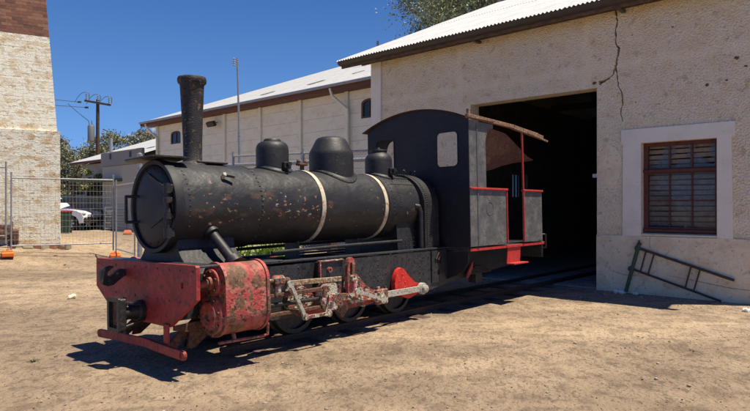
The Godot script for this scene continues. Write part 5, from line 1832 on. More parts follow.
func loco_motion(L: Node3D, sg: float) -> void:
	var ax := [1.46, 2.28, 3.10]
	var paint := [M.flaked, M.flaked, M.bright_red]
	var names := ["flaked red and cream fly crank", "flaked red and cream fly crank", "bright red fly crank"]
	for k in 3:
		var st := new_st()
		var f := PackedVector2Array()
		for p in fly_crank():
			f.append(p + Vector2(ax[k], 0.375))
		zp(st, f, sg * 0.565, 0.06, true)
		var c := put("fly_crank", st, paint[k], L)
		c.set_meta("label", names[k])
		st = new_st()
		lathe(st, [Vector2(0.048, -0.03), Vector2(0.048, 0.115), Vector2(0.030, 0.125), Vector2(0, 0.125)], 18, Transform3D(turn_z() if sg > 0 else Basis(Vector3(1, 0, 0), Vector3(0, 0, -1), Vector3(0, 1, 0)), Vector3(ax[k] + 0.205, 0.372, sg * 0.585)))
		put("crank_pin", st, M.pale_rod, c)
		st = new_st()
		for q in [[-0.13, 0.20], [-0.19, 0.12], [-0.08, 0.10]]:
			rivet(st, Vector3(ax[k] + q[0], 0.375 + q[1], sg * 0.595), Vector3(0, 0, sg), 0.012)
		put("rivets", st, paint[k], c, "stuff")
	# coupling rods
	for k in 2:
		var st := new_st()
		var a := Vector2(ax[k] + 0.205, 0.372)
		var b := Vector2(ax[k + 1] + 0.205, 0.372)
		zp(st, rod_shape(a, b, 0.066, 0.070, 0.034), sg * 0.632, 0.034)
		var r := put("coupling_rod", st, M.pale_rod if k == 1 else M.flaked, L)
		st = new_st()
		for e in [a, b]:
			lathe(st, [Vector2(0.072, -0.024), Vector2(0.072, 0.024), Vector2(0.062, 0.030), Vector2(0.05, 0.030)], 22, Transform3D(turn_z(), Vector3(e.x, e.y, sg * 0.632)))
		put("rod_bush", st, M.pale_rod if k == 1 else M.flaked, r)
		st = new_st()
		box(st, Vector3(a.x, a.y + 0.085, sg * 0.632), Vector3(0.05, 0.04, 0.03), 0.008)
		put("oil_cup", st, M.flaked, r)
	# connecting rod from crosshead to the middle crank
	var st := new_st()
	zp(st, rod_shape(Vector2(1.64, 0.46), Vector2(2.485, 0.372), 0.055, 0.085, 0.036), sg * 0.69, 0.036)
	var con := put("connecting_rod", st, M.flaked, L)
	st = new_st()
	box(st, Vector3(2.47, 0.372, sg * 0.69), Vector3(0.19, 0.17, 0.055), 0.012)
	put("big_end", st, M.flaked, con)
	st = new_st()
	for q in [[2.40, 0.46], [2.54, 0.46], [2.40, 0.285], [2.54, 0.285]]:
		tube(st, Vector3(q[0], q[1] - 0.02, sg * 0.69), Vector3(q[0], q[1] + 0.02, sg * 0.69), 0.014, 0.014, 6)
	put("bolts", st, M.rust, con, "stuff")
	# piston rod, slide bars, crosshead
	st = new_st()
	tube(st, Vector3(0.72, 0.465, sg * 0.705), Vector3(1.60, 0.46, sg * 0.705), 0.022, 0.022, 14)
	tube(st, Vector3(0.73, 0.465, sg * 0.705), Vector3(0.84, 0.465, sg * 0.705), 0.055, 0.045, 16)
	put("piston_rod", st, M.dark_iron, L)
	for q in [[0.555, M.rust], [0.375, M.rust]]:
		st = new_st()
		box(st, Vector3(1.26, q[0], sg * 0.70), Vector3(1.02, 0.038, 0.07), 0.006)
		put("slide_bar", st, q[1], L)
	st = new_st()
	zp(st, poly([Vector2(1.50, 0.40), Vector2(1.50, 0.53), Vector2(1.56, 0.60), Vector2(1.70, 0.60), Vector2(1.76, 0.53), Vector2(1.76, 0.40), Vector2(1.70, 0.33), Vector2(1.56, 0.33)]), sg * 0.70, 0.10, false)
	var xh := put("crosshead", st, M.flaked, L)
	st = new_st()
	lathe(st, [Vector2(0.045, 0.0), Vector2(0.045, 0.075), Vector2(0.02, 0.085), Vector2(0, 0.085)], 18, Transform3D(turn_z() if sg > 0 else Basis(Vector3(1, 0, 0), Vector3(0, 0, -1), Vector3(0, 1, 0)), Vector3(1.63, 0.465, sg * 0.70)))
	put("crosshead_pin", st, M.flaked, xh)
	st = new_st()
	for q in [[1.52, 0.57], [1.74, 0.57], [1.52, 0.36], [1.74, 0.36]]:
		hex_bolt(st, Vector3(q[0], q[1], sg * 0.75), Vector3(0, 0, sg), 0.020, 0.018)
	put("bolts", st, M.rust, xh, "stuff")
	# valve spindle guide, radius rod, drop links
	st = new_st()
	box(st, Vector3(0.97, 0.69, sg * 0.72), Vector3(0.12, 0.10, 0.11), 0.025)
	box(st, Vector3(0.955, 0.60, sg * 0.72), Vector3(0.07, 0.12, 0.08), 0.02)
	tube(st, Vector3(0.74, 0.70, sg * 0.72), Vector3(1.08, 0.685, sg * 0.72), 0.020, 0.020, 12)
	put("valve_guide", st, M.flaked, L)
	st = new_st()
	ball(st, Vector3(1.075, 0.675, sg * 0.72), 0.042, 6, 12)
	put("knuckle_joint", st, M.rust, L)
	st = new_st()
	bar(st, Vector3(1.08, 0.655, sg * 0.73), Vector3(1.86, 0.625, sg * 0.66), 0.026, 0.050)
	put("radius_rod", st, M.tan_bar, L)
	st = new_st()
	zp(st, rod_shape(Vector2(1.08, 0.65), Vector2(1.26, 0.315), 0.034, 0.034, 0.018), sg * 0.765, 0.022)
	put("combination_lever", st, M.pale_rod, L)
	st = new_st()
	zp(st, rod_shape(Vector2(1.26, 0.315), Vector2(1.56, 0.31), 0.030, 0.034, 0.016), sg * 0.79, 0.020)
	put("union_link", st, M.flaked, L)
	st = new_st()
	zp(st, rod_shape(Vector2(1.56, 0.31), Vector2(1.60, 0.47), 0.034, 0.034, 0.022), sg * 0.77, 0.022)
	put("drop_arm", st, M.flaked, L)
	# motion plate with pale edges, expansion link
	st = new_st()
	zp(st, poly([Vector2(1.57, 0.56), Vector2(1.57, 0.82), Vector2(1.92, 0.82), Vector2(1.92, 0.40), Vector2(1.80, 0.40), Vector2(1.80, 0.56)]), sg * 0.625, 0.016, false)
	var mp := put("motion_plate", st, M.frame_black, L)
	st = new_st()
	box(st, Vector3(1.575, 0.69, sg * 0.642), Vector3(0.018, 0.25, 0.03), 0.003)
	box(st, Vector3(1.74, 0.825, sg * 0.632), Vector3(0.36, 0.014, 0.045), 0.003)
	put("edge_strip", st, M.flaked, mp)
	st = new_st()
	lathe(st, [Vector2(0.030, 0), Vector2(0.030, 0.03), Vector2(0.014, 0.03), Vector2(0.014, 0)], 12, Transform3D(turn_z() if sg > 0 else Basis(Vector3(1, 0, 0), Vector3(0, 0, -1), Vector3(0, 1, 0)), Vector3(1.71, 0.73, sg * 0.632)))
	put("boss", st, M.flaked, mp)
	st = new_st()
	for x in [1.64, 1.88]:
		box(st, Vector3(x, 0.69, sg * 0.56), Vector3(0.03, 0.24, 0.12), 0.004)
	put("motion_bracket", st, M.frame_black, mp)
	st = new_st()
	zp(st, poly([Vector2(1.94, 0.46), Vector2(1.925, 0.62), Vector2(1.935, 0.79), Vector2(1.955, 0.835), Vector2(2.0, 0.845), Vector2(2.035, 0.825), Vector2(2.045, 0.78), Vector2(2.035, 0.62), Vector2(2.06, 0.46)]), sg * 0.67, 0.045, true, [rrect(Vector2(1.985, 0.72), 0.035, 0.14, 0.015, 3)])
	var el := put("expansion_link", st, M.cylinder_red, L)
	st = new_st()
	tube(st, Vector3(2.0, 0.62, sg * 0.64), Vector3(2.0, 0.62, sg * 0.73), 0.035, 0.035, 14)
	put("link_pin", st, M.flaked, el)
	# return crank and eccentric rod
	st = new_st()
	zp(st, rod_shape(Vector2(2.02, 0.48), Vector2(2.44, 0.345), 0.035, 0.045, 0.020), sg * 0.745, 0.022)
	put("eccentric_rod", st, M.pale_rod, L)
	st = new_st()
	zp(st, rod_shape(Vector2(2.485, 0.372), Vector2(2.36, 0.355), 0.055, 0.036, 0.028), sg * 0.72, 0.024)
	put("return_crank", st, M.flaked, L)
	# brake hanger and pull rod, red
	st = new_st()
	zp(st, poly([Vector2(1.30, 0.335), Vector2(2.45, 0.335), Vector2(2.42, 0.295), Vector2(2.02, 0.285), Vector2(1.93, 0.20), Vector2(1.84, 0.285), Vector2(1.32, 0.295)]), sg * 0.60, 0.02, false)
	put("brake_beam", st, M.cylinder_red, L)

func loco_cab(L: Node3D) -> void:
	var x0 := 4.02
	# front sheet with an arched top and two windows with rounded corners
	var o := PackedVector2Array()
	o.append(Vector2(-0.895, 0.845))
	o.append(Vector2(-0.895, 2.555))
	for k in range(1, 16):
		var z := lerpf(-0.895, 0.895, k / 16.0)
		o.append(Vector2(z, 2.555 + 0.19 * (1.0 - pow(z / 0.895, 2.0))))
	o.append(Vector2(0.895, 2.555))
	o.append(Vector2(0.895, 0.845))
	var wins := [rrect(Vector2(0.553, 2.165), 0.335, 0.46, 0.06, 5), rrect(Vector2(-0.553, 2.165), 0.335, 0.46, 0.06, 5)]
	var st := new_st()
	plate(st, o, 0.012, Transform3D(across(), Vector3(x0, 0, 0)), wins)
	var fs := put("cab_front", st, M.navy, L)
	fs.set_meta("label", "dark blue black cab front sheet with two rounded windows")
	st = new_st()
	for k in 2:
		plate(st, rrect(Vector2(0.553 - 1.106 * k, 2.165), 0.365, 0.49, 0.07, 5), 0.008, Transform3D(across(), Vector3(x0 - 0.008, 0, 0)), [rrect(Vector2(0.553 - 1.106 * k, 2.165), 0.334, 0.459, 0.06, 5)], true)
	put("window_rims", st, M.navy, fs)
	st = new_st()
	for k in 14:
		rivet(st, Vector3(x0 - 0.006, 0.92 + k * 0.12, 0.87), Vector3(-1, 0, 0), 0.008)
		rivet(st, Vector3(x0 - 0.006, 0.92 + k * 0.12, -0.87), Vector3(-1, 0, 0), 0.008)
	for q in [[1.87, 0.52], [1.62, 0.84], [1.62, 0.58], [1.63, 0.50], [1.90, 0.30]]:
		rivet(st, Vector3(x0 - 0.006, q[0], q[1]), Vector3(-1, 0, 0), 0.014)
	put("rivets", st, M.navy, fs, "stuff")
	# arched roof sheet with a torn rear edge
	st = new_st()
	var seg := 18
	for k in seg:
		var za := lerpf(-0.97, 0.94, float(k) / seg)
		var zb := lerpf(-0.97, 0.94, float(k + 1) / seg)
		var ya := 2.572 + 0.19 * (1.0 - pow(za / 0.895, 2.0))
		var yb := 2.572 + 0.19 * (1.0 - pow(zb / 0.895, 2.0))
		var ra := 5.35 - 0.75 * (za + 0.97) / 1.9 + 0.05 * sin(za * 17.0)
		var rb := 5.35 - 0.75 * (zb + 0.97) / 1.9 + 0.05 * sin(zb * 17.0)
		var na := Vector3(0, 1, 0.38 * za / 0.8).normalized()
		var nb := Vector3(0, 1, 0.38 * zb / 0.8).normalized()
		quad4(st, Vector3(x0 - 0.05, ya, za), Vector3(ra, ya, za), Vector3(rb, yb, zb), Vector3(x0 - 0.05, yb, zb), na, na, nb, nb)
		var dn := Vector3(0, -0.008, 0)
		quad4(st, Vector3(x0 - 0.05, ya, za) + dn, Vector3(ra, ya, za) + dn, Vector3(rb, yb, zb) + dn, Vector3(x0 - 0.05, yb, zb) + dn, -na, -na, -nb, -nb)
		quad(st, Vector3(x0 - 0.05, ya, za), Vector3(x0 - 0.05, yb, zb), Vector3(x0 - 0.05, yb, zb) + dn, Vector3(x0 - 0.05, ya, za) + dn, Vector3(-1, 0, 0))
		quad(st, Vector3(ra, ya, za), Vector3(rb, yb, zb), Vector3(rb, yb, zb) + dn, Vector3(ra, ya, za) + dn, Vector3(1, 0, 0))
	var rf := put("cab_roof", st, M.roof_rust, L)
	rf.set_meta("label", "rusty arched cab roof with its rear torn away")
	# part of the roof that has dropped inside the near edge
	st = new_st()
	var sag := [[4.06, 2.50, 1.78], [4.30, 2.505, 1.79], [4.60, 2.50, 1.83], [4.90, 2.48, 1.90], [5.15, 2.46, 1.95], [5.45, 2.33, 2.02], [5.80, 2.17, 2.08], [6.02, 2.12, 2.105]]
	for k in sag.size() - 1:
		var a: Array = sag[k]
		var b: Array = sag[k + 1]
		for i in 5:
			var f0 := i / 5.0
			var f1 := (i + 1) / 5.0
			var za := 0.80 - 0.22 * f0 * f0
			var zb := 0.80 - 0.22 * f1 * f1
			var n := Vector3(0, -0.3 + f0 * 0.1, 1).normalized()
			quad(st, Vector3(a[0], lerpf(a[1], a[2], f0), za), Vector3(b[0], lerpf(b[1], b[2], f0), za), Vector3(b[0], lerpf(b[1], b[2], f1), zb), Vector3(a[0], lerpf(a[1], a[2], f1), zb), n)
	put("fallen_roof_sheet", st, M.roof_rust, rf)
	# splintered edge beam along the near side
	st = new_st()
	bar(st, Vector3(x0 - 0.05, 2.578, 0.90), Vector3(5.2, 2.55, 0.90), 0.05, 0.055)
	bar(st, Vector3(5.2, 2.545, 0.90), Vector3(6.12, 2.47, 0.90), 0.055, 0.060)
	var eb := put("roof_edge_beam", st, M.roof_timber, rf)
	st = new_st()
	bar(st, Vector3(5.5, 2.56, 0.87), Vector3(6.05, 2.53, 0.86), 0.03, 0.02)
	bar(st, Vector3(5.6, 2.50, 0.93), Vector3(6.25, 2.42, 0.93), 0.018, 0.03)
	put("splinter", st, M.roof_timber, eb)
	st = new_st()
	box(st, Vector3(x0 + 0.06, 2.62, 0.86), Vector3(0.05, 0.13, 0.04), 0.005)
	put("roof_bracket", st, M.roof_timber, rf)
	# near and far cab sides
	for sg in [1.0, -1.0]:
		st = new_st()
		var z: float = 0.889 * sg
		var up := PackedVector2Array()
		up.append(Vector2(x0 + 0.008, 1.64))
		up.append(Vector2(x0 + 0.008, 2.53))
		up.append(Vector2(x0 + 0.62, 2.525))
		for k in 9:
			var a := PI * 0.5 * k / 8.0
			up.append(Vector2(x0 + 0.62 - 0.20 * sin(a), 2.47 - 0.22 * (1.0 - cos(a))))
		up.append(Vector2(x0 + 0.42, 1.64))
		plate(st, up, 0.010, Transform3D(Basis.IDENTITY, Vector3(0, 0, z)))
		var sp := put("cab_side_upper", st, M.cab_grey, L)
		st = new_st()
		bar(st, Vector3(x0 + 0.20, 1.65, z + 0.008 * sg), Vector3(x0 + 0.20, 2.50, z + 0.008 * sg), 0.012, 0.030, Vector3.RIGHT, 0.004)
		put("bead", st, M.cab_grey, sp)
		for q in [[x0 + 0.008, x0 + 0.97], [x0 + 1.44, x0 + 2.06]]:
			st = new_st()
			box(st, Vector3((q[0] + q[1]) * 0.5, 1.24, z), Vector3(q[1] - q[0], 0.765, 0.010), 0.002)
			var lp := put("cab_side_lower", st, M.cab_grey, L)
			st = new_st()
			box(st, Vector3((q[0] + q[1]) * 0.5, 1.628, z + 0.006 * sg), Vector3(q[1] - q[0] + 0.01, 0.028, 0.05), 0.005)
			put("waist_rail", st, M.cab_red, lp)
			st = new_st()
			for i in 9:
				var rx: float = lerpf(q[0] + 0.04, q[1] - 0.04, i / 8.0)
				rivet(st, Vector3(rx, 0.885, z + 0.005 * sg), Vector3(0, 0, sg), 0.007)
				rivet(st, Vector3(rx, 1.592, z + 0.005 * sg), Vector3(0, 0, sg), 0.007)
			put("rivets", st, M.cab_grey, lp, "stuff")
			var edge: float = q[1] - 0.012 if q[0] < x0 + 1.0 else q[0] + 0.012
			st = new_st()
			box(st, Vector3(edge, 1.235, z + 0.008 * sg), Vector3(0.022, 0.755, 0.028), 0.004)
			put("door_edge", st, M.cab_red, lp)
			if q[0] < x0 + 1.0:
				st = new_st()
				bar(st, Vector3(x0 + 0.20, 0.86, z + 0.008 * sg), Vector3(x0 + 0.20, 1.61, z + 0.008 * sg), 0.012, 0.030, Vector3.RIGHT, 0.004)
				lathe(st, [Vector2(0.095, 0.0), Vector2(0.095, 0.004), Vector2(0.085, 0.004), Vector2(0.085, 0.0)], 26, Transform3D(turn_z(), Vector3(x0 + 0.50, 1.36, z + 0.0045 * sg)))
				put("bead", st, M.cab_grey, lp)
		# handrail post
		st = new_st()
		tube(st, Vector3(x0 + 1.46, 0.86, z + 0.012 * sg), Vector3(x0 + 1.44, 2.50, z + 0.012 * sg), 0.016, 0.016, 12)
		put("roof_post", st, M.cab_red, L)
		# floor edge and step
		st = new_st()
		box(st, Vector3(x0 + 1.08, 0.815, 0.875 * sg), Vector3(2.12, 0.040, 0.02), 0.004)
		put("floor_edge", st, M.cab_red, L)
		st = new_st()
		plate(st, poly([Vector2(x0 + 1.02, 0.80), Vector2(x0 + 1.40, 0.80), Vector2(x0 + 1.36, 0.57), Vector2(x0 + 0.98, 0.57)]), 0.012, Transform3D(Basis.IDENTITY, Vector3(0, 0, 0.862 * sg)))
		box(st, Vector3(x0 + 1.19, 0.567, 0.925 * sg), Vector3(0.42, 0.020, 0.13), 0.004)
		put("step", st, M.cab_red, L)
		# bracket plate below the cab front
		st = new_st()
		plate(st, poly([Vector2(0.515 * sg, 0.79), Vector2(0.86 * sg, 0.79), Vector2(0.86 * sg, 0.66), Vector2(0.80 * sg, 0.56), Vector2(0.68 * sg, 0.48), Vector2(0.515 * sg, 0.42)]), 0.012, Transform3D(across(), Vector3(x0 - 0.002, 0, 0)))
		put("cab_bracket", st, M.navy, L)
		# wheel guard piece behind the bracket
		st = new_st()
		plate(st, poly([Vector2(x0 + 0.10, 0.42), Vector2(x0 + 0.14, 0.50), Vector2(x0 + 0.24, 0.62), Vector2(x0 + 0.28, 0.66), Vector2(x0 + 0.27, 0.56), Vector2(x0 + 0.18, 0.45)]), 0.02, Transform3D(Basis.IDENTITY, Vector3(0, 0, 0.74 * sg)))
		put("guard_plate", st, M.red, L)
		# rear spring and axle box
		st = new_st()
		for k in 5:
			box(st, Vector3(x0 + 0.62, 0.46 + k * 0.022, 0.60 * sg), Vector3(0.62 - k * 0.09, 0.018, 0.07), 0.004)
		box(st, Vector3(x0 + 0.62, 0.40, 0.56 * sg), Vector3(0.16, 0.16, 0.14), 0.012)
		put("spring", st, M.dark_iron, L)
		# rear frame
		st = new_st()
		plate(st, poly([Vector2(x0 - 0.001, 0.36), Vector2(x0 + 2.1, 0.50), Vector2(x0 + 2.1, 0.78), Vector2(x0 - 0.001, 0.78)]), 0.025, Transform3D(Basis.IDENTITY, Vector3(0, 0, 0.46 * sg)))
		put("rear_frame_plate", st, M.frame_black, L)
	# floor
	st = new_st()
	box(st, Vector3(x0 + 1.09, 0.820, 0), Vector3(2.18, 0.04, 1.72), 0.004)
	put("cab_floor", st, M.frame_black, L)
	st = new_st()
	box(st, Vector3(x0 + 2.14, 0.72, 0), Vector3(0.05, 0.26, 1.70), 0.006)
	var rb := put("rear_beam", st, M.frame_black, L)
	st = new_st()
	pipe(st, [Vector3(x0 + 2.17, 0.74, 0.86), Vector3(x0 + 2.24, 0.74, 0.86), Vector3(x0 + 2.24, 0.95, 0.86), Vector3(x0 + 2.10, 0.95, 0.86)], 0.014)
	put("grab_iron", st, M.rust, rb)
	st = new_st()
	pipe(st, [Vector3(x0 + 2.17, 0.56, 0.05), Vector3(x0 + 2.32, 0.52, 0.05), Vector3(x0 + 2.38, 0.46, 0.05), Vector3(x0 + 2.40, 0.54, 0.05)], 0.022)
	put("rear_hook", st, M.dark_iron, rb)
	# firebox back inside the cab with gauge glass and regulator
	st = new_st()
	var pr := PackedVector2Array()
	for k in 21:
		var a := PI * k / 20
		pr.append(Vector2(cos(a) * 0.41, BY - 0.02 + sin(a) * 0.41))
	pr.append(Vector2(-0.41, 0.842))
	pr.append(Vector2(0.41, 0.842))
	plate(st, pr, 0.14, Transform3D(across(), Vector3(x0 + 0.078, 0, 0)), [], true)
	var bh := put("firebox_back", st, M.rust, L)
	st = new_st()
	bar(st, Vector3(x0 + 0.22, 1.66, -0.18), Vector3(x0 + 0.22, 1.58, 0.30), 0.02, 0.035)
	tube(st, Vector3(x0 + 0.14, 1.62, 0), Vector3(x0 + 0.25, 1.62, 0), 0.035, 0.03)
	put("regulator_handle", st, M.dark_iron, bh)
	for z in [-0.25, 0.22]:
		st = new_st()
		tube(st, Vector3(x0 + 0.20, 1.40, z), Vector3(x0 + 0.20, 1.72, z), 0.012)
		ball(st, Vector3(x0 + 0.19, 1.40, z), 0.03)
		ball(st, Vector3(x0 + 0.19, 1.72, z), 0.03)
		put("gauge_column", st, M.dark_iron, bh)
	st = new_st()
	tube(st, Vector3(x0 + 0.50, 0.84, 0.60), Vector3(x0 + 0.38, 1.75, 0.60), 0.018)
	put("reversing_lever", st, M.dark_iron, L)

# ---------------------------------------------------------------- fences
func fence_panel(a: Vector3, b: Vector3, label: String) -> Node3D:
	var dir := (b - a)
	var len_ := dir.length()
	var t := thing("temporary_fence_panel", label, "fence panel", Transform3D(Basis(Vector3.UP, atan2(-dir.z, dir.x)), a), "temporary fence panels")
	var top := 2.0
	for x in [0.06, len_ - 0.06]:
		var st := new_st()
		tube(st, Vector3(x, 0.05, 0), Vector3(x, top, 0), 0.019)
		put("upright", st, M.galv, t)
	for y in [0.24, 1.86]:
		var st := new_st()
		tube(st, Vector3(0.06, y, 0), Vector3(len_ - 0.06, y, 0), 0.017)
		put("rail", st, M.galv, t)
	var st := new_st()
	var n := int((len_ - 0.12) / 0.075)
	for k in range(1, n):
		var x := 0.06 + (len_ - 0.12) * k / n
		tube(st, Vector3(x, 0.24, 0.004), Vector3(x, 1.86, 0.004), 0.0023, 0.0023, 3, false)
	for k in range(1, 11):
		tube(st, Vector3(0.06, 0.24 + k * 0.147, -0.002), Vector3(len_ - 0.06, 0.24 + k * 0.147, -0.002), 0.0023, 0.0023, 3, false)
	put("wire_mesh", st, M.wire, t, "stuff")
	return t

func fence_foot(p: Vector3, turn: float, label: String) -> void:
	var t := thing("fence_foot", label, "fence foot", Transform3D(Basis(Vector3.UP, turn), p), "orange fence feet")
	var st := new_st()
	box(st, Vector3(0, 0.055, 0), Vector3(0.26, 0.11, 0.60), 0.025)
	box(st, Vector3(0, 0.125, 0), Vector3(0.20, 0.035, 0.40), 0.012)
	put("foot_block", st, M.orange, t)
	for z in [-0.12, 0.12]:
		st = new_st()
		lathe(st, [Vector2(0.032, 0.14), Vector2(0.032, 0.155), Vector2(0.024, 0.155)], 12, Transform3D(Basis.IDENTITY, Vector3(0, 0, z)))
		put("socket_rim", st, M.orange, t)

func on_ground(x: float, z: float) -> Vector3:
	return Vector3(x, ground_y(x, z), z)

func build_temporary_fence() -> void:
	var p := [on_ground(-11.2, -13.2), on_ground(-8.70, -14.0), on_ground(-6.68, -15.2), on_ground(-5.42, -13.35)]
	fence_panel(p[0], p[1] - (p[1] - p[0]).normalized() * 0.0, "temporary wire fence panel cut off by the left picture edge")
	fence_panel(p[1], p[2], "temporary wire fence panel in front of the tower, between two orange feet")
	fence_panel(p[2], p[3], "temporary wire fence panel running behind the smokebox front")
	fence_foot(p[1] + Vector3(0, 0, 0.02), 0.56, "orange fence foot at the left picture edge")
	fence_foot(p[2] + Vector3(0, 0, 0.02), 0.42, "orange fence foot just left of the smokebox and red beam")
	fence_foot(on_ground(-8.05, -19.2), 0.40, "small distant orange fence foot close beside the smokebox door")
	# stout steel post beyond the front beam
	var t := thing("steel_post", "stout grey steel post standing behind the red front beam", "post", Transform3D(Basis.IDENTITY, on_ground(-5.18, -13.0)))
	var st := new_st()
	tube(st, Vector3(0, -0.1, 0), Vector3(0, 2.55, 0), 0.055, 0.055, 14)
	put("shaft", st, M.galv, t)
	st = new_st()
	lathe(st, [Vector2(0.06, 2.52), Vector2(0.06, 2.57), Vector2(0, 2.60)], 14)
	put("cap", st, M.galv, t)

func build_chain_fence() -> void:
	var a := Vector3(-3.75, 0, -15.6)
	var b := Vector3(0.15, 0, -13.9)
	var dir := b - a
	var len_ := dir.length()
	var t := thing("chain_link_fence", "galvanised chain link fence showing above the boiler between the domes", "fence", Transform3D(Basis(Vector3.UP, atan2(-dir.z, dir.x)), a))
	for k in 3:
		var st := new_st()
		tube(st, Vector3(len_ * k / 2.0, -0.1, 0), Vector3(len_ * k / 2.0, 2.86, 0), 0.035, 0.035, 12)
		put("post", st, M.galv, t)
	for y in [0.2, 2.74]:
		var st := new_st()
		tube(st, Vector3(0, y, 0), Vector3(len_, y, 0), 0.026, 0.026, 10)
		put("rail", st, M.galv, t)
	var st := new_st()
	var step := 0.085
	var h := 2.52
	var x := -h
	while x < len_:
		for sg in [1.0, -1.0]:
			var x0 := x if sg > 0 else x + h
			var p := Vector2(x0, 0.2)
			var q := Vector2(x0 + h * sg, 0.2 + h)
			# clip to the panel
			var lo := minf(p.x, q.x)
			var hi := maxf(p.x, q.x)
			if hi <= 0.0 or lo >= len_:
				continue
			var f0 := clampf((0.0 - p.x) / (q.x - p.x), 0.0, 1.0)
			var f1 := clampf((len_ - p.x) / (q.x - p.x), 0.0, 1.0)
			var e0 := p.lerp(q, minf(f0, f1))
			var e1 := p.lerp(q, maxf(f0, f1))
			tube(st, Vector3(e0.x, e0.y, 0.003 * sg), Vector3(e1.x, e1.y, 0.003 * sg), 0.0022, 0.0022, 3, false)
		x += step
	put("chain_mesh", st, M.wire, t, "stuff")
	# low rusty wall with a pale pipe on it, behind the boiler
	var w := thing("raised_pipe", "pale pipe laid on rusty bearers behind the boiler", "pipe", Transform3D(Basis(Vector3.UP, atan2(-dir.z, dir.x)), Vector3(-4.6, 0, -17.5)))
	for k in 1:
		st = new_st()
		tube(st, Vector3(0.2, 2.62 + 0.11 * k, -0.1 * k), Vector3(5.6, 2.66 + 0.11 * k, -0.1 * k), 0.055, 0.055, 12)
		put("pipe", st, M.galv, w)
	for k in 4:
		st = new_st()
		box(st, Vector3(0.3 + k * 1.7, 1.28, -0.1), Vector3(0.12, 2.56, 0.4), 0.01)
		put("bearer", st, M.rust, w)
	st = new_st()
	box(st, Vector3(-0.35, 2.55, 0.05), Vector3(0.9, 0.14, 0.2), 0.01)
	put("bracket_plate", st, M.rust, w)

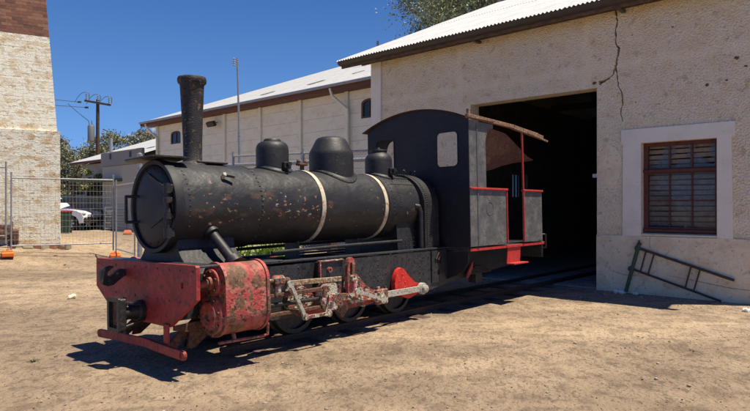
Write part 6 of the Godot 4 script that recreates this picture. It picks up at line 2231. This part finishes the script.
# ---------------------------------------------------------------- things behind the fence
func build_background_things() -> void:
	# power pole
	var base := on_ground(-23.5, -50.0)
	var p := thing("power_pole", "brown timber power pole with insulators and a grey transformer", "power pole", Transform3D(Basis(Vector3.UP, 0.25), base))
	var top := 10.3
	var st := new_st()
	tube(st, Vector3(0, -0.4, 0), Vector3(0, top, 0), 0.19, 0.13, 12)
	put("pole", st, M.pole_wood, p)
	st = new_st()
	bar(st, Vector3(-1.0, top - 0.15, 0.15), Vector3(1.05, top - 0.45, 0.15), 0.14, 0.16)
	put("cross_arm", st, M.pole_wood, p)
	for k in 3:
		st = new_st()
		var x := -0.85 + k * 0.88
		var y := top - 0.08 - 0.14 * k
		for i in 4:
			lathe(st, [Vector2(0, 0.0), Vector2(0.09, 0.02), Vector2(0.05, 0.10), Vector2(0.05, 0.14), Vector2(0, 0.14)], 10, Transform3D(Basis.IDENTITY, Vector3(x, y + i * 0.16, 0.15)))
		put("insulator", st, M.ceramic, p)
		st = new_st()
		tube(st, Vector3(x + 0.22, y + 0.05, 0.15), Vector3(x + 0.22, y + 0.5, 0.15), 0.05)
		put("fuse_holder", st, M.ceramic, p)
	for q in [[-1.25, top - 0.28], [-0.7, top - 0.72]]:
		st = new_st()
		for i in 3:
			lathe(st, [Vector2(0, 0.0), Vector2(0.10, 0.02), Vector2(0.10, 0.05), Vector2(0.04, 0.10), Vector2(0, 0.10)], 10, Transform3D(Basis(Vector3(0, 0, 1), 1.5), Vector3(q[0] - i * 0.10, q[1], 0.1)))
		put("strain_insulator", st, M.bin_green, p)
	st = new_st()
	lathe(st, [Vector2(0, 0), Vector2(0.24, 0.0), Vector2(0.27, 0.04), Vector2(0.27, 1.25), Vector2(0.23, 1.34), Vector2(0, 1.38)], 20, Transform3D(Basis.IDENTITY, Vector3(-0.52, 6.75, 0.0)))
	var tr := put("transformer", st, M.tin_grey, p)
	for k in 2:
		st = new_st()
		tube(st, Vector3(-0.62 + 0.2 * k, 8.1, 0), Vector3(-0.72 + 0.24 * k, 8.5, 0), 0.06, 0.04)
		put("bushing", st, M.ceramic, tr)
	for q in [[Vector3(-0.75, 8.5, 0), Vector3(-2.3, top - 0.45, 0.1)], [Vector3(-1.5, top - 0.28, 0.1), Vector3(-25, top - 0.1, 18)], [Vector3(-0.95, top - 0.72, 0.1), Vector3(-25, top - 1.1, 18)]]:
		st = new_st()
		var pts: Array = []
		for k in 9:
			var f := k / 8.0
			pts.append(q[0].lerp(q[1], f) - Vector3(0, sin(PI * f) * 0.03 * q[0].distance_to(q[1]) * 0.5, 0))
		for k in 8:
			tube(st, pts[k], pts[k + 1], 0.022, 0.022, 5, false)
		put("wire", st, M.dark_iron, p)
	for k in 3:
		st = new_st()
		var x := -0.85 + k * 0.88
		var pts: Array = []
		for i in 9:
			var f := i / 8.0
			pts.append(Vector3(x + 0.2 - f * 1.1, top + 0.45 - 0.14 * k + sin(PI * f) * 0.22 - f * f * 0.75, 0.12))
		for i in 8:
			tube(st, pts[i], pts[i + 1], 0.018, 0.018, 5, false)
		put("jumper_wire", st, M.dark_iron, p)
	# tall thin mast in front of the long shed
	var m := thing("light_mast", "thin grey mast with a small lattice head in front of the cream shed", "mast", Transform3D(Basis(Vector3.UP, 0.4), on_ground(-4.20, -18.5)))
	st = new_st()
	tube(st, Vector3(0, -0.2, 0), Vector3(-0.06, 3.6, 0), 0.05, 0.045)
	tube(st, Vector3(-0.06, 3.6, 0), Vector3(-0.12, 5.9, 0), 0.034, 0.025)
	put("mast_pole", st, M.galv, m)
	for k in 4:
		st = new_st()
		box(st, Vector3(-0.18, 5.66 + k * 0.065, 0), Vector3(0.15, 0.022, 0.04), 0.004, Basis(Vector3(0, 0, 1), -0.35))
		put("head_bar", st, M.galv, m)
	st = new_st()
	bar(st, Vector3(-0.24, 5.64, 0), Vector3(-0.23, 5.90, 0), 0.018, 0.018, Vector3.RIGHT)
	put("head_upright", st, M.galv, m)
	# pipe bracket on the wall beside the mast
	# khaki screen fence behind the car
	var kf := thing("screen_fence", "khaki cloth screen fence behind the white car", "fence", Transform3D(Basis(Vector3.UP, -0.05), on_ground(-19.6, -33.0)))
	for k in 3:
		st = new_st()
		var w := 1.75
		for i in 12:
			var x0 := k * 1.8 + w * i / 12
			var x1 := k * 1.8 + w * (i + 1) / 12
			var z0 := 0.05 * sin(x0 * 4.0) + 0.03 * sin(x0 * 9.0)
			var z1 := 0.05 * sin(x1 * 4.0) + 0.03 * sin(x1 * 9.0)
			quad4(st, Vector3(x0, 0.1, z0 * 1.5), Vector3(x1, 0.1, z1 * 1.5), Vector3(x1, 1.95 - 0.06 * k, z1), Vector3(x0, 1.95 - 0.06 * k, z0), Vector3(-0.3 * cos(x0 * 4.0), 0, 1).normalized(), Vector3(-0.3 * cos(x1 * 4.0), 0, 1).normalized(), Vector3(-0.2, 0, 1).normalized(), Vector3(-0.2, 0, 1).normalized())
		put("cloth_panel", st, M.khaki, kf)
	for k in 4:
		st = new_st()
		tube(st, Vector3(k * 1.8 - 0.03, -0.2, 0.1), Vector3(k * 1.8 - 0.03, 2.1, 0.1), 0.04)
		put("post", st, M.galv, kf)
	# carport with a green edged roof
	var cp := thing("carport", "low carport with dark green roof edge in front of the cottage", "carport", Transform3D(Basis(Vector3.UP, 0.12), on_ground(-14.8, -31.0)))
	st = new_st()
	box(st, Vector3(1.0, 2.62, -1.0), Vector3(4.2, 0.06, 2.6), 0.01, Basis(Vector3(0, 0, 1), 0.03))
	put("roof_sheet", st, M.old_roof, cp)
	st = new_st()
	box(st, Vector3(1.0, 2.60, 0.33), Vector3(4.25, 0.16, 0.05), 0.01, Basis(Vector3(0, 0, 1), 0.03))
	put("roof_edge", st, M.carport_green, cp)
	for q in [[-0.9, 0.2], [3.0, 0.2], [-0.9, -2.1], [3.0, -2.1]]:
		st = new_st()
		box(st, Vector3(q[0], 1.27, q[1]), Vector3(0.09, 2.6, 0.09), 0.01)
		put("post", st, M.pole_wood, cp)
	# slatted crates under it
	for k in 2:
		var cr := thing("steel_cage", ["wire cage under the carport, beside the smokebox handle", "wire cage under the carport, farther back"][k], "cage", Transform3D(Basis(Vector3.UP, 0.15), on_ground(-13.35 + k * 0.9, -30.6 - k * 1.2)))
		for q in [[-0.5, -0.4], [0.5, -0.4], [-0.5, 0.4], [0.5, 0.4]]:
			st = new_st()
			tube(st, Vector3(q[0], 0, q[1]), Vector3(q[0], 1.2, q[1]), 0.03)
			put("upright", st, M.galv, cr)
		for y in [0.1, 0.4, 0.7, 1.0, 1.18]:
			st = new_st()
			for z in [-0.4, 0.4]:
				bar(st, Vector3(-0.5, y, z), Vector3(0.5, y, z), 0.02, 0.05)
			put("rail", st, M.galv, cr)
		st = new_st()
		box(st, Vector3(0, 0.55, 0), Vector3(0.9, 0.9, 0.7), 0.03)
		put("load", st, M.grey_wall, cr)
	# bin at the foot of the tower
	var bin := thing("wheelie_bin", "green wheelie bin with red lid at the tower's corner", "bin", Transform3D(Basis(Vector3.UP, 0.3), on_ground(-14.22, -27.0)))
	st = new_st()
	var h := 0.98
	for k in 4:
		var c0 := [Vector3(-0.22, 0.02, -0.22), Vector3(0.22, 0.02, -0.22), Vector3(0.22, 0.02, 0.22), Vector3(-0.22, 0.02, 0.22)]
		var c1 := [Vector3(-0.28, h, -0.29), Vector3(0.28, h, -0.29), Vector3(0.28, h, 0.29), Vector3(-0.28, h, 0.29)]
		var n: Vector3 = [Vector3(0, -0.1, -1), Vector3(1, -0.1, 0), Vector3(0, -0.1, 1), Vector3(-1, -0.1, 0)][k].normalized()
		quad(st, c0[k], c0[(k + 1) % 4], c1[(k + 1) % 4], c1[k], n)
	put("body", st, M.bin_green, bin)
	st = new_st()
	box(st, Vector3(0, h + 0.025, 0), Vector3(0.60, 0.06, 0.64), 0.02)
	put("lid", st, M.bin_red, bin)
	for x in [-0.19, 0.19]:
		st = new_st()
		lathe(st, [Vector2(0, -0.02), Vector2(0.09, -0.02), Vector2(0.09, 0.02), Vector2(0, 0.02)], 14, Transform3D(Basis(Vector3(0, 1, 0), Vector3(1, 0, 0), Vector3(0, 0, -1)), Vector3(x * 1.3, 0.09, -0.24)))
		put("wheel", st, M.rubber, bin)
	# rusty half drum against the foot of the tower
	var dr := thing("rusty_drum", "rusty torn half drum lying at the foot of the tower", "drum", Transform3D(Basis(Vector3.UP, 0.5).scaled(Vector3(1.35, 1.35, 1.35)), on_ground(-9.62, -14.62) + Vector3(0, 0.10, 0)))
	st = new_st()
	for i in 14:
		var a0 := PI * (0.95 + 1.0 * i / 14.0)
		var a1 := PI * (0.95 + 1.0 * (i + 1) / 14.0)
		var n0 := Vector3(0, sin(a0), cos(a0))
		var n1 := Vector3(0, sin(a1), cos(a1))
		var off := Vector3(0, 0.36, -0.1)
		for r in [0.34, 0.325]:
			quad4(st, off + Vector3(-0.38, 0, 0) - n0 * -r, off + Vector3(0.40, 0, 0) - n0 * -r, off + Vector3(0.40, 0, 0) - n1 * -r, off + Vector3(-0.38, 0, 0) - n1 * -r, n0, n0, n1, n1)
	put("shell", st, M.flaked, dr)
	for x in [-0.38, 0.40]:
		st = new_st()
		var half := PackedVector2Array()
		for i in 15:
			var a := PI * (1.0 + i / 14.0)
			half.append(Vector2(cos(a), sin(a)) * 0.33)
		plate(st, half, 0.02, Transform3D(across(), Vector3(x, 0.36, -0.1)))
		put("end_plate", st, M.rust, dr)
	st = new_st()
	box(st, Vector3(0.02, 0.40, -0.28), Vector3(0.86, 0.10, 0.05), 0.01)
	put("rim_bar", st, M.dark_iron, dr)
	for x in [-0.3, 0.45]:
		st = new_st()
		box(st, Vector3(x, 0.10, 0.05), Vector3(0.10, 0.22, 0.4), 0.02)
		put("cradle", st, M.rust, dr)
	# strap-leaved plant behind the engine
	plant("clump of bright green strap leaves seen under the boiler", site(8.05, 10.35), 150, 41)
	plant("low green strap leaf tuft behind the chimney's saddle", site(7.5, 10.7), 60, 42)
	for q in [[Vector3(-6.0, 0, -13.2), 43], [Vector3(-7.3, 0, -13.9), 44], [Vector3(-3.1, 0, -5.35), 45], [Vector3(-7.9, 0, -14.6), 46]]:
		weed(["dry weed tuft behind the far end of the red beam", "small weed tuft by the fence panel's middle", "tiny weed in the sand left of the red beam", "weed tuft on the bank under the tower"][q[1] - 43], on_ground(q[0].x, q[0].z), q[1])

func plant(label: String, where: Vector3, n: int, seed_: int) -> void:
	var r := RandomNumberGenerator.new()
	r.seed = seed_
	var t := thing("strap_leaf_plant", label, "plant", Transform3D(Basis.IDENTITY, where))
	for k in n:
		var st := new_st()
		var a := r.randf() * TAU
		var root := Vector3(r.randfn() * 0.24, 0, r.randfn() * 0.16)
		var out := Vector3(cos(a), 0, sin(a))
		var side := Vector3(-sin(a), 0, cos(a))
		var len_ := r.randf_range(0.60, 0.98)
		var w := r.randf_range(0.016, 0.026)
		var lean := r.randf_range(0.25, 0.8)
		var v := r.randf_range(0.75, 1.25)
		st.set_color(Color(0.20 * v, 0.33 * v, 0.05 * v))
		var prev := root
		for i in 6:
			var f := (i + 1) / 6.0
			var q := root + out * (lean * len_ * f * f) + Vector3.UP * (len_ * (f - 0.42 * lean * f * f * f))
			var w0 := w * (1.0 - pow(i / 6.0, 3.0))
			var w1 := w * (1.0 - pow(f, 3.0))
			var nn := side.cross(q - prev).normalized()
			quad(st, prev - side * w0, prev + side * w0, q + side * w1, q - side * w1, nn)
			prev = q
		put("leaf", st, M.leaf, t)

func weed(label: String, where: Vector3, seed_: int) -> void:
	var r := RandomNumberGenerator.new()
	r.seed = seed_
	var t := thing("weed", label, "weed", Transform3D(Basis.IDENTITY, where), "weeds in the yard")
	var st := new_st()
	for k in 46:
		var a := r.randf() * TAU
		var out := Vector3(cos(a), 0, sin(a))
		var side := Vector3(-sin(a), 0, cos(a)) * 0.004
		var p := out * r.randf() * 0.04
		var q := p + out * r.randf_range(0.01, 0.05) + Vector3.UP * r.randf_range(0.01, 0.04)
		var v := r.randf_range(0.7, 1.3)
		st.set_color(Color(0.12 * v, 0.13 * v, 0.045 * v))
		var n := side.cross(q - p).normalized()
		tri(st, p - side, p + side, q, n, n, n)
	put("blades", st, M.leaf, t)

# ---------------------------------------------------------------- car behind the tower
func build_car() -> void:
	var t := thing("parked_car", "white four wheel drive car half hidden behind the brick tower", "car", Transform3D(Basis(Vector3.UP, -0.10), Vector3(-15.52, ground_y(-15.5, -30.0) - 0.02, -30.0)))
	# local x forward; origin below the near front wheel; z = 0 at the near side
	var body := poly([Vector2(-3.85, 0.45), Vector2(-3.9, 0.95), Vector2(-3.8, 1.08), Vector2(-1.05, 1.14), Vector2(-0.2, 1.10), Vector2(0.35, 1.02), Vector2(0.62, 0.90), Vector2(0.72, 0.70), Vector2(0.70, 0.42), Vector2(0.50, 0.38), Vector2(0.47, 0.55), Vector2(0.33, 0.72), Vector2(0.0, 0.86), Vector2(-0.33, 0.74), Vector2(-0.47, 0.52), Vector2(-0.52, 0.36), Vector2(-2.2, 0.36), Vector2(-2.28, 0.60), Vector2(-2.5, 0.80), Vector2(-2.8, 0.86), Vector2(-3.1, 0.78), Vector2(-3.28, 0.55), Vector2(-3.32, 0.42)])
	var st := new_st()
	plate(st, body, 1.78, Transform3D(Basis.IDENTITY, Vector3(0, 0, -0.89)), [], true)
	put("body", st, M.car_white, t)
	st = new_st()
	plate(st, poly([Vector2(-3.75, 1.08), Vector2(-3.6, 1.72), Vector2(-2.0, 1.80), Vector2(-1.6, 1.74), Vector2(-0.85, 1.12)]), 1.52, Transform3D(Basis.IDENTITY, Vector3(0, 0, -0.89)))
	var cabin := put("cabin", st, M.car_white, t)
	for q in [[-1.05, -1.75, 0.60], [-1.95, -2.65, 0.62], [-2.78, -3.5, 0.58]]:
		st = new_st()
		plate(st, poly([Vector2(q[1], 1.18), Vector2(q[0], 1.18), Vector2(q[0] - 0.35 * float(q[0] > -1.5), 1.66), Vector2(q[1], 1.66)]), 1.535, Transform3D(Basis.IDENTITY, Vector3(0, 0, -0.89)))
		put("side_window", st, M.dark_glass, cabin)
	for q in [[0.0, -0.12], [-2.8, -0.12], [0.0, -1.66], [-2.8, -1.66]]:
		st = new_st()
		lathe(st, [Vector2(0.24, -0.11), Vector2(0.36, -0.11), Vector2(0.385, -0.07), Vector2(0.385, 0.07), Vector2(0.36, 0.11), Vector2(0.24, 0.11)], 28, Transform3D(turn_z(), Vector3(q[0], 0.385, q[1])))
		var wheel := put("wheel", st, M.rubber, t)
		st = new_st()
		lathe(st, [Vector2(0.0, -0.05), Vector2(0.245, -0.05), Vector2(0.245, 0.09), Vector2(0.225, 0.09), Vector2(0.215, 0.02), Vector2(0, 0.02)], 24, Transform3D(turn_z(), Vector3(q[0], 0.385, q[1])))
		put("rim_well", st, M.rubber, wheel)
		st = new_st()
		for k in 6:
			var a := TAU * k / 6
			bar(st, Vector3(q[0], 0.385, q[1] + 0.07), Vector3(q[0] + cos(a) * 0.23, 0.385 + sin(a) * 0.23, q[1] + 0.08), 0.03, 0.09, Vector3(-sin(a), cos(a), 0))
		put("rim", st, M.alloy, wheel)
	st = new_st()
	box(st, Vector3(0.56, 0.90, -0.16), Vector3(0.30, 0.14, 0.30), 0.04, Basis(Vector3(0, 0, 1), -0.25))
	put("headlight", st, M.lamp_glass, t)
	st = new_st()
	box(st, Vector3(0.56, 0.90, -1.62), Vector3(0.30, 0.14, 0.30), 0.04, Basis(Vector3(0, 0, 1), -0.25))
	put("headlight", st, M.lamp_glass, t)
	st = new_st()
	box(st, Vector3(0.80, 0.56, -0.89), Vector3(0.22, 0.26, 1.70), 0.05)
	put("bumper", st, M.dark_iron, t)
	st = new_st()
	for z in [-0.4, -1.38]:
		pipe(st, [Vector3(0.90, 0.6, z), Vector3(0.96, 0.95, z), Vector3(0.86, 1.12, z)], 0.035)
	pipe(st, [Vector3(0.86, 1.12, -0.4), Vector3(0.86, 1.12, -1.38)], 0.035)
	pipe(st, [Vector3(0.92, 0.80, -0.1), Vector3(0.96, 0.82, -0.4), Vector3(0.96, 0.82, -1.38), Vector3(0.92, 0.80, -1.68)], 0.03)
	put("bull_bar", st, M.dark_iron, t)
	st = new_st()
	box(st, Vector3(-1.0, 1.24, 0.06), Vector3(0.12, 0.16, 0.22), 0.04)
	put("wing_mirror", st, M.car_white, t)

# ---------------------------------------------------------------- small things by the shed wall
func build_yard_things() -> void:
	# broken gate piece leaning on the wall: green post, two brown pipes, four rungs
	var t := thing("broken_gate", "broken pipe gate with green post leaning under the window", "gate", site_xf(9.93, 0))
	var x := -0.055
	var a := func(tt: float, y: float, dx := 0.0) -> Vector3: return Vector3(x + dx, y, -tt)
	var st := new_st()
	tube(st, a.call(3.363, 0.03, -0.05), a.call(3.175, 0.80), 0.030, 0.030, 12)
	var post := put("post", st, M.green_post, t)
	for q in [[3.198, 0.735], [3.30, 0.40]]:
		st = new_st()
		ball(st, a.call(q[0], q[1]), 0.048, 6, 12)
		put("collar", st, M.green_post, post)
	st = new_st()
	lathe(st, [Vector2(0.034, 0.0), Vector2(0.038, 0.02), Vector2(0.012, 0.05), Vector2(0.016, 0.07), Vector2(0, 0.085)], 12, Transform3D(Basis.IDENTITY, a.call(3.172, 0.79)))
	put("finial", st, M.brown_pipe, post)
	st = new_st()
	tube(st, a.call(3.198, 0.745), a.call(1.846, 0.333), 0.020, 0.020, 10)
	put("pipe", st, M.brown_pipe, t)
	st = new_st()
	tube(st, a.call(3.284, 0.401), a.call(2.013, 0.015, -0.02), 0.017, 0.017, 10)
	put("pipe", st, M.brown_pipe, t)
	for q in [[3.068, 0.696, 3.152, 0.366], [2.947, 0.655, 3.038, 0.327], [2.415, 0.505, 2.499, 0.162], [2.292, 0.465, 2.381, 0.125]]:
		st = new_st()
		tube(st, a.call(q[0], q[1]), a.call(q[2], q[3]), 0.012, 0.012, 8)
		put("rung", st, M.brown_pipe, t)
	# loose lumps
	var spots := [[3.45, 9.78, 0.06, "pale broken plaster lump at the foot of the green post"], [3.22, 9.80, 0.04, "smaller plaster lump right of the green post's foot"], [1.55, 9.2, 0.05, "white stone lump at the right end of the wall's shadow"], [1.15, 8.95, 0.04, "white stone lump nearest the right picture edge"], [5.75, 5.35, 0.0, ""]]
	for q in spots:
		if q[2] <= 0.0:
			continue
		var l := thing("plaster_lump", q[3], "rubble", site_xf(q[1], q[0]))
		st = new_st()
		for k in 3:
			box(st, Vector3(rng.randf_range(-1, 1) * q[2] * 0.6, q[2] * 0.35, rng.randf_range(-1, 1) * q[2]), Vector3(q[2] * 1.2, q[2] * 0.9, q[2] * 1.4), q[2] * 0.3, Basis.from_euler(Vector3(rng.randf(), rng.randf() * 3, rng.randf())))
		put("lump", st, M.surround, l)
	var l2 := thing("pale_rock", "pale angular rock on the sand left of the red beam", "rock", Transform3D(Basis(Vector3.UP, 0.5), on_ground(-4.62, -9.0)))
	st = new_st()
	box(st, Vector3(0, 0.03, 0), Vector3(0.12, 0.07, 0.08), 0.025, Basis.from_euler(Vector3(0.2, 0.3, 0.35)))
	put("rock", st, M.plinth, l2)
